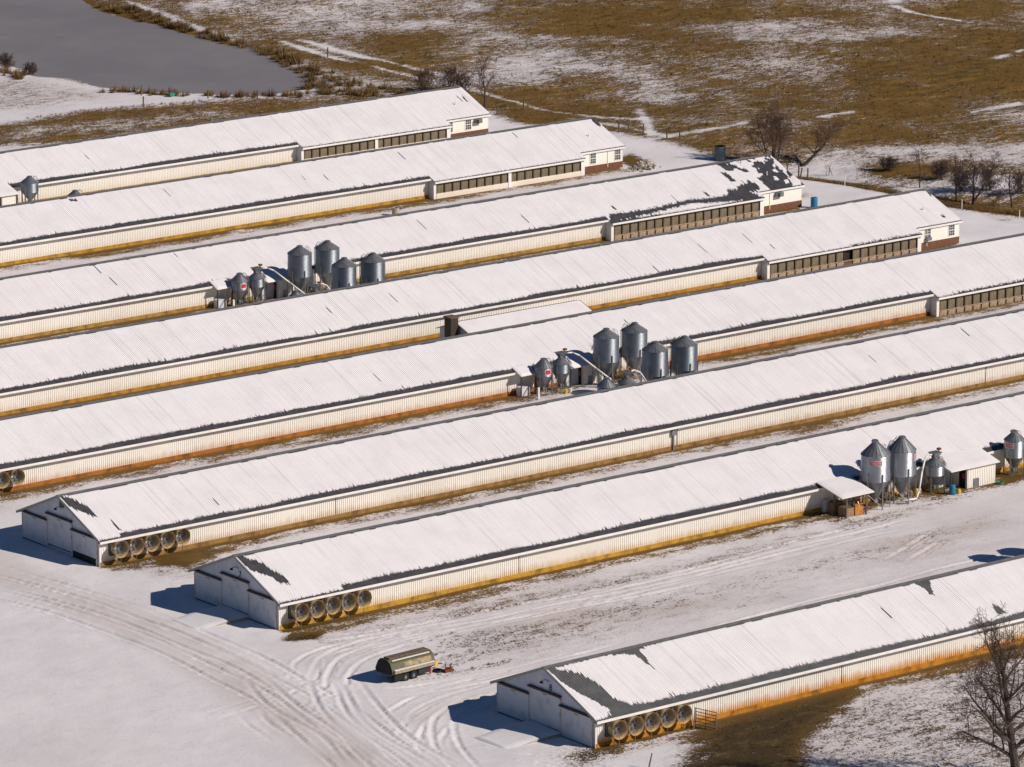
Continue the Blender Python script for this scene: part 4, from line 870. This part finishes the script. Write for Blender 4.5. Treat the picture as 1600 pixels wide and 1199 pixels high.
MB().box(.5, -1.0, .35, 1.6, -.9, 1.0).build('rear_shade_skirt', M['tyre'], t); MB().box(3.7, -1.02, .45, 5.2, -.7, .98).build('side_shade_skirt', M['track'], t)  # dark skirts added to stand for the shade under the body
MB().tube((6.4, 0, .8), (7.9, 0, .5), .07, n=6).build('drawbar', M['rust'], t)
MB().box(6.0, -1.0, .9, 6.35, -.5, 1.3).build('yellow_gearbox', M['yellow'], t); MB().box(5.3, -1.05, .25, 5.5, -.85, .9).build('red_jack', M['pink'], t)
o = MB(); o.box(0, 0, 0, .9, .5, .25); o.tube((.1, .1, .2), (.2, .3, .8), .05, n=5); o.tube((.6, .3, .2), (.8, .2, .7), .06, n=5); o.tube((.3, .4, .35), (.9, .1, .4), .05, n=5); o = o.build('machine_parts', M['rust'], None, loc=(3.0, 23.3, 0)); tag(o, 'small rusty machine parts on the snow before the trailer hitch', 'machine parts')
# folded livestock gate by the fans of the front house
t = thing('livestock_gate', 'folded steel pipe gate standing beyond the fans of the frontmost house', 'gate', (0, 0, 0))
A0, A1, B1_ = Vector((9.25, -1.05, 0)), Vector((9.75, -.45, 0)), Vector((10.55, -2.3, 0))
for P0, P1 in ((A0, A1+Vector((.25, .1, 0))), (A1+Vector((.3, .1, 0)), B1_)):
    lean = Vector((.25, .15, 0)) if P0 == A0 else Vector((0, 0, 0))
    for k in range(6): z = .15+.27*k; MB().tube(P0+Vector((0, 0, z))+lean*(z/1.5), P1+Vector((0, 0, z))+lean*(z/1.5)*.3, .036, n=6).build('rail', M['galv_dark'] if k % 2 else M['rust'], t)
    for P in (P0, (P0+P1)/2, P1): MB().tube(P, P+Vector((0, 0, 1.55))+lean*(.0 if P == P1 else 1), .045, n=6).build('upright', M['galv_dark'], t)
p = at(1013, 1203); o = MB().tube((p[0], p[1], -.05), (p[0]+.45, p[1]+.1, 1.25), .07, .05, n=7).build('leaning_pole', M['wood']); tag(o, 'dark leaning pole at the bottom edge before the frontmost house', 'pole')
# rock pile
rk = MB(); rg = random.Random(9); c0 = at(1003, 264)
for k in range(150):
    a = rg.uniform(0, 6.28); rr = abs(rg.gauss(0, .75)); z = max(0, .75-rr*.45)*rg.random(); s = rg.uniform(.1, .24)
    vs = [Vector((rg.uniform(-1, 1), rg.uniform(-1, 1), rg.uniform(-1, 1))).normalized()*s for _ in range(1)]
    p = Vector((c0[0]+rr*math.cos(a)*1.5, c0[1]+rr*math.sin(a), z+s*.5))
    b = [(-1, -1, -1), (1, -1, -1), (1, 1, -1), (-1, 1, -1), (-1, -1, 1), (1, -1, 1), (1, 1, 1), (-1, 1, 1)]
    rot = Matrix.Rotation(rg.uniform(0, 3), 3, Vector((rg.random(), rg.random(), rg.random()+.1)))
    rk.add([p+rot @ Vector([q*s*rg.uniform(.55, .9) for q in v]) for v in b], [(3, 2, 1, 0), (4, 5, 6, 7), (0, 1, 5, 4), (1, 2, 6, 5), (2, 3, 7, 6), (3, 0, 4, 7)])
t = thing('rock_pile', 'heap of pale rubble stones past the end of the second poultry house', 'rock pile'); rk.build('stones', M['stone'], t)['kind'] = 'stuff'

# ------------------------------------------------------------------ fence posts
def post(u, v, h, m_, r, label, grp, name='fence_post', lean=0):
    p = at(u, v); z0 = float(terrain(np.array([p[0]]), np.array([p[1]]))[0]); mb = MB(); mb.tube((0, 0, -.2), (lean, 0, h), r, r*.9, n=7)
    o = mb.build(name, M[m_], None, loc=(p[0], p[1], z0)); tag(o, label, 'post', grp)
for k, (u, v) in enumerate(((1320, 286), (1413, 303), (1503, 322), (1593, 340))):
    post(u, v, 1.15, 'whitep', .05, ['thin white fence post on the verge behind the third house end', 'thin white fence post above the ridge of the fourth house', 'thin white fence post right of the fourth house end', 'thin white fence post at the right edge of the photo'][k], 'thin white posts along the verge')
for k, (u, v, h) in enumerate(((1230, 258, 1.3), (1248, 268, 1.8), (1262, 275, 1.5), (1250, 272, 1.3), (1005, 214, 1.5), (512, 87, 1.4), (675, 121, 1.4), (221, 149, 1.3), (224, 169, 1.4), (325, 155, 1.1), (402, 157, 1.2), (777, 178, 1.3), (818, 168, 1.2))):
    post(u, v, h, 'wood', .10, ['leftmost wooden post beside the third house roof end', 'tall wooden post under the leaning tree', 'stout wooden post at the yard corner right of the leaning tree', 'tilted wooden post between two others under the leaning tree', 'lone wooden post between two gate frames at the field edge', 'wooden post in the brown field above the pond tip', 'wooden post in brush behind the farthest house', 'wooden post on the pond shore amid sedge', 'wooden post at the edge of the brown bank left of the pond', 'short post on the pond shore right of the green box', 'short post on the pond shore near its right tip', 'post behind the right end of the farthest house', 'post at the field edge right of the farthest house'][k], 'weathered wooden posts', lean=.35 if k == 3 else .03)
for k, (u0, v0, u1, v1) in enumerate(((967, 206, 982, 208), (1042, 219, 1062, 220))):
    a, b = at(u0, v0), at(u1, v1); t = thing('fence_brace', ['wooden fence brace left of the track through the field edge', 'wooden fence brace right of the track through the field edge'][k], 'fence', (a[0], a[1], 0), 0, 'fence braces at the field gate')
    d_ = (b[0]-a[0], b[1]-a[1]); MB().tube((0, 0, -.1), (0, 0, 1.35), .09, n=7).build('post', M['wood'], t); MB().tube((*d_, -.1), (*d_, 1.35), .09, n=7).build('post', M['wood'], t); MB().tube((0, 0, 1.15), (*d_, 1.15), .06, n=6).build('rail', M['wood'], t)

# ------------------------------------------------------------------ bare trees and shrubs
def branchy(base, height, spread, seed, levels, nlimb, trunk_r, lean=(0, 0), twig='twig', stems=1, sub=(7, 6, 5), low=.25):
    rg = random.Random(seed); tr = MB(); cr = MB()
    def limb(mb, p, dvec, L, r, n, seg, wob, up):
        pts = [p]; d = dvec.normalized()
        for k in range(seg):
            d = (d+Vector((rg.gauss(0, wob), rg.gauss(0, wob), rg.gauss(0, wob)*.6+up))).normalized(); pts.append(pts[-1]+d*(L/seg))
        for k in range(seg): mb.tube(pts[k], pts[k+1], r*(1-.75*k/seg), r*(1-.75*(k+1)/seg), n, False)
        return pts
    def grow(p, dvec, L, r, lev):
        pts = limb(cr, p, dvec, L, r, 5 if lev == 0 else 3, 5 if lev == 0 else 3, .16+.05*lev, .05)
        if lev >= levels: return
        nb = sub[min(lev, len(sub)-1)]
        for k in range(nb):
            q = (k+.6+rg.uniform(-.3, .3))/nb; q = .18+.82*q; f = q*(len(pts)-1); j = min(int(f), len(pts)-2); bp = pts[j].lerp(pts[j+1], min(f-j, 1)); d = (pts[j+1]-pts[j]).normalized()
            side = d.orthogonal(); side.rotate(Matrix.Rotation(rg.uniform(0, 6.28), 3, d)); nd = d*rg.uniform(.5, .95)+side*rg.uniform(.55, 1.0)+Vector((0, 0, .12))
            grow(bp, nd, L*rg.uniform(.38, .62)*(1.12-.4*q), max(r*(1-.7*q)*.55, .014), lev+1)
    for s_ in range(stems):
        st = Vector(base)+(Vector((rg.uniform(-.5, .5), rg.uniform(-.5, .5), 0)) if stems > 1 else Vector())
        out = Vector((rg.uniform(-1, 1), rg.uniform(-1, 1), 0))*(.35 if stems > 1 else .05)
        pts = limb(tr, st-Vector((0, 0, .3)), Vector((lean[0], lean[1], 1))+out, height*rg.uniform(.68, .8), trunk_r*(1 if stems == 1 else rg.uniform(.6, 1)), 8, 7, .07, .03)
        for k in range(nlimb):
            q = low+(1-low)*(k+rg.random()*.8)/nlimb; f = q*(len(pts)-1); j = min(int(f), len(pts)-2); bp = pts[j].lerp(pts[j+1], min(f-j, 1))
            a = k*2.4+rg.uniform(-.5, .5)+s_; nd = Vector((math.cos(a), math.sin(a), rg.uniform(.35, .9)+.6*q))
            grow(bp, nd, spread*rg.uniform(.75, 1.15)*(1.15-.55*q), trunk_r*(.55-.38*q), 0)
    return tr, cr
def tree(u, v, height, spread, seed, label, levels=2, nlimb=9, trunk_r=.2, lean=(0, 0), twig='twig', stems=1, sub=(7, 6, 5), low=.25, name='bare_tree', cat='tree', grp='bare winter trees', bark='bark'):
    p = at(u, v); z0 = float(terrain(np.array([p[0]]), np.array([p[1]]))[0]); t = thing(name, label, cat, (p[0], p[1], z0), 0, grp)
    a, b = branchy((0, 0, 0), height, spread, seed, levels, nlimb, trunk_r, lean, twig, stems, sub, low); a.build('trunk', M[bark], t); b.build('crown', M[twig], t); return t
tree(1592, 1236, 15.5, 5.8, 12, 'large bare tree in the lower right corner before the frontmost house', 3, 18, .42, (-.16, .02), 'twig', 1, (8, 7, 6), .18)
tree(1640, 1225, 14.0, 5.0, 5, 'bare tree at the right edge behind the large corner tree', 3, 11, .34, (-.05, .02), 'twig', 1, (6, 6, 5), .3)
tree(1212, 252, 8.6, 3.4, 21, 'many-stemmed bare tree behind the third poultry house roof end', 3, 8, .15, twig='redtwig', stems=5, sub=(7, 6, 4), low=.28)
tree(1250, 249, 10.0, 3.2, 22, 'bare tree leaning far to the right over the yard corner', 3, 11, .24, (1.0, -.55), 'redtwig', 1, (7, 6, 4), .32)
tree(757, 172, 7.0, 2.8, 23, 'bare tree just past the right end of the farthest poultry house', 3, 11, .17, twig='redtwig', sub=(7, 6, 4))
tree(1437, 283, 6.6, 2.0, 24, 'slim bare tree left of the pair on the ditch bank', 2, 8, .09, twig='twig', sub=(7, 5))
tree(1494, 300, 6.6, 2.2, 27, 'upright dark tree left of the forked tree on the ditch', 3, 9, .12, twig='twig', sub=(7, 6, 3))
tree(1522, 305, 7.4, 2.8, 25, 'dark forked tree in the middle of the ditch thicket', 3, 9, .17, (.25, 0), twig='twig', stems=2, sub=(7, 6, 4))
tree(1581, 308, 7.2, 2.0, 26, 'thin dark tree at the right of the ditch', 3, 9, .13, (-.05, 0), twig='twig', sub=(6, 5, 3))
tree(506, 147, 3.0, 1.2, 31, 'small bare tree on the pond bank near its right tip', 2, 7, .07, twig='twig', sub=(6, 5))
tree(1300, 262, 2.2, .7, 36, 'small pale sapling on the snow right of the leaning tree', 1, 6, .04, twig='straw', sub=(5,), stems=3)
SH = [(10, 108, 2.2, 'grey shrub on the left pond shore at the photo edge'), (46, 112, 1.6, 'low grey shrub on the left pond shore, right of the larger'), (665, 138, 3.0, 'leftmost brown shrub behind the ridge of the farthest house'), (700, 136, 3.2, 'wide brown shrub behind the ridge of the farthest house'), (725, 142, 3.0, 'brown shrub beside the gable peak of the farthest house'), (1500, 290, 2.6, 'dense shrub in the ditch left of the forked tree'), (1545, 292, 2.6, 'dense shrub in the ditch right of the forked tree'), (1595, 297, 2.4, 'dark shrub in the ditch at the right edge'), (1470, 276, 2.2, 'low shrub in the ditch between slim tree and thicket'), (1390, 262, 1.8, 'low brown shrub on the far ditch bank')]
for k, (u, v, h, lb) in enumerate(SH): tree(u, v, h*1.25, h*.55, 60+k, lb, 2, 6, .04, twig='redtwig' if 1 < k < 5 else 'twig', stems=9, sub=(8, 6), low=.12, name='bare_shrub', cat='shrub', grp='bare shrubs', bark='twig')

# ------------------------------------------------------------------ grass and sedge nobody could count
def tufts(name, pts, hgt, nbl, wd, m_, label, spread=.5):
    n = len(pts); P = np.array(pts); k = nbl; r = np.random.default_rng(len(name))
    base = np.repeat(P, k, 0); a = r.random(n*k)*6.283; rad = r.random(n*k)**.7; hs = np.repeat(np.array(hgt), k)*(.55+.6*r.random(n*k)); ww = hs*wd
    ca, sa = np.cos(a), np.sin(a); off = np.repeat(np.array(hgt), k)*spread*rad
    b0 = base.copy(); b0[:, 0] += ca*off*.6; b0[:, 1] += sa*off*.6
    tip = b0.copy(); tip[:, 0] += ca*off*.9; tip[:, 1] += sa*off*.9; tip[:, 2] += hs*(1.05-.5*rad)
    l = b0.copy(); l[:, 0] -= sa*ww; l[:, 1] += ca*ww; rr = b0.copy(); rr[:, 0] += sa*ww; rr[:, 1] -= ca*ww
    V = np.stack([l, rr, tip], 1).reshape(-1, 3); m3 = n*k
    me = bpy.data.meshes.new(name); me.vertices.add(3*m3); me.vertices.foreach_set('co', V.ravel().astype(np.float32)); me.loops.add(3*m3); me.loops.foreach_set('vertex_index', np.arange(3*m3, dtype=np.int32)); me.polygons.add(m3)
    me.polygons.foreach_set('loop_start', np.arange(0, 3*m3, 3, dtype=np.int32)); me.polygons.foreach_set('loop_total', np.full(m3, 3, np.int32)); me.update(calc_edges=True); me.materials.append(M[m_])
    o = bpy.data.objects.new(name, me); COL.objects.link(o); o['kind'] = 'stuff'; o['label'] = label; o['category'] = 'grass'
def scatter(poly, n, r):
    P = np.array(poly); lo, hi = P.min(0), P.max(0); out = np.zeros((0, 2))
    while len(out) < n:
        q = lo+r.random((n*3, 2))*(hi-lo); q = q[inpoly(q[:, 0], q[:, 1], poly)]; out = np.concatenate([out, q])
    return out[:n]
def lift(q): return np.column_stack([q, terrain(q[:, 0], q[:, 1])-.03])
r = np.random.default_rng(17)
q = np.concatenate([scatter(W((395, 62), (440, 78), (500, 105), (560, 125), (640, 140), (640, 150), (560, 152), (480, 150), (478, 128), (440, 98), (405, 80)), 170, r), scatter(W((150, 8), (330, 60), (400, 76), (400, 70), (330, 50), (200, 10)), 90, r), scatter(W((165, 138), (260, 146), (400, 149), (480, 149), (480, 156), (380, 155), (260, 152), (160, 145)), 75, r), scatter(W((0, 104), (30, 112), (62, 121), (60, 127), (0, 122)), 16, r)])
tufts('sedge_clumps', lift(q), .5+.85*r.random(len(q))**1.5, 70, .04, 'straw', 'brown sedge clumps round the frozen pond', .75)
q = np.concatenate([scatter(FIELD, 70000, r)]); vis = (q[:, 0] < 330) & (q[:, 1] < 360); q = q[vis]
S_, *_u = ground_masks(q[:, 0], q[:, 1]); q = q[S_ < .42+.25*r.random(len(q))]
tufts('field_grass', lift(q), .14+.26*r.random(len(q)), 6, .16, 'fgrass', 'dry brown grass of the field beyond the houses', .9)
q = np.concatenate([scatter(LEFTBAND, 2600, r), scatter(W((40, 186), (130, 173), (250, 163), (400, 152), (400, 156), (250, 168), (130, 179), (40, 191)), 420, r)])
tufts('bank_grass', lift(q), .16+.30*r.random(len(q)), 8, .06, 'straw', 'dry grass on the bank between pond and farthest house', .6)
q = scatter(W((1259, 264), (1319, 275), (1394, 290), (1484, 308), (1620, 326), (1620, 336), (1484, 319), (1394, 299), (1319, 284), (1259, 275)), 3200, r)
tufts('verge_grass', lift(q), .2+.3*r.random(len(q)), 8, .06, 'straw', 'long dry grass on the verge right of the yard', .6)

q = np.concatenate([scatter(W((655, 1000), (720, 985), (800, 990), (760, 1025), (690, 1050), (650, 1050)), 170, r), scatter(W((610, 1064), (700, 1052), (800, 1030), (800, 1036), (700, 1060), (620, 1069)), 120, r), scatter(W((880, 1190), (900, 1168), (965, 1162), (960, 1178), (900, 1205)), 60, r), scatter(W((445, 1001), (500, 991), (495, 997), (455, 1003)), 50, r), scatter(W((1090, 1180), (1130, 1132), (1330, 1085), (1480, 1052), (1590, 1030), (1600, 1190), (1200, 1199)), 900, r)])
M['weed'] = mat('winter_weeds', (.075, .07, .022), .9, noise=(.3, (.13, .085, .03), .4, .6))
tufts('yard_weeds', np.column_stack([q, q[:, 0]*0]), .08+.16*r.random(len(q)), 9, .12, 'weed', 'dark weeds poking through the yard snow', 1.1)

for k, (u, v, m_, nm, lb) in enumerate(((668, 1046, 'pink', 'jerry_can', 'faded red can standing right of the spreader trailer'), (676, 1040, 'yellow', 'yellow_crate', 'small yellow box right of the spreader trailer'), (684, 1050, 'track', 'scrap_tyre', 'low black scrap tyre lying by the trailer hitch'))):
    p = at(u, v); t = thing(nm, lb, ['can', 'box', 'tub'][k], (p[0], p[1], 0))
    if k == 2: MB().lathe([(.25, .02), (.42, .0), (.47, .1), (.42, .2), (.25, .18)], 18).build('casing', M['tyre'], t, True)  # a scrap tyre lying flat, though its category reads tub
    else: MB().box(-.2, -.14, 0, .2, .14, .45).build('body', M[m_], t); MB().box(-.12, -.05, .45, .12, .05, .52).build('handle', M[m_], t)
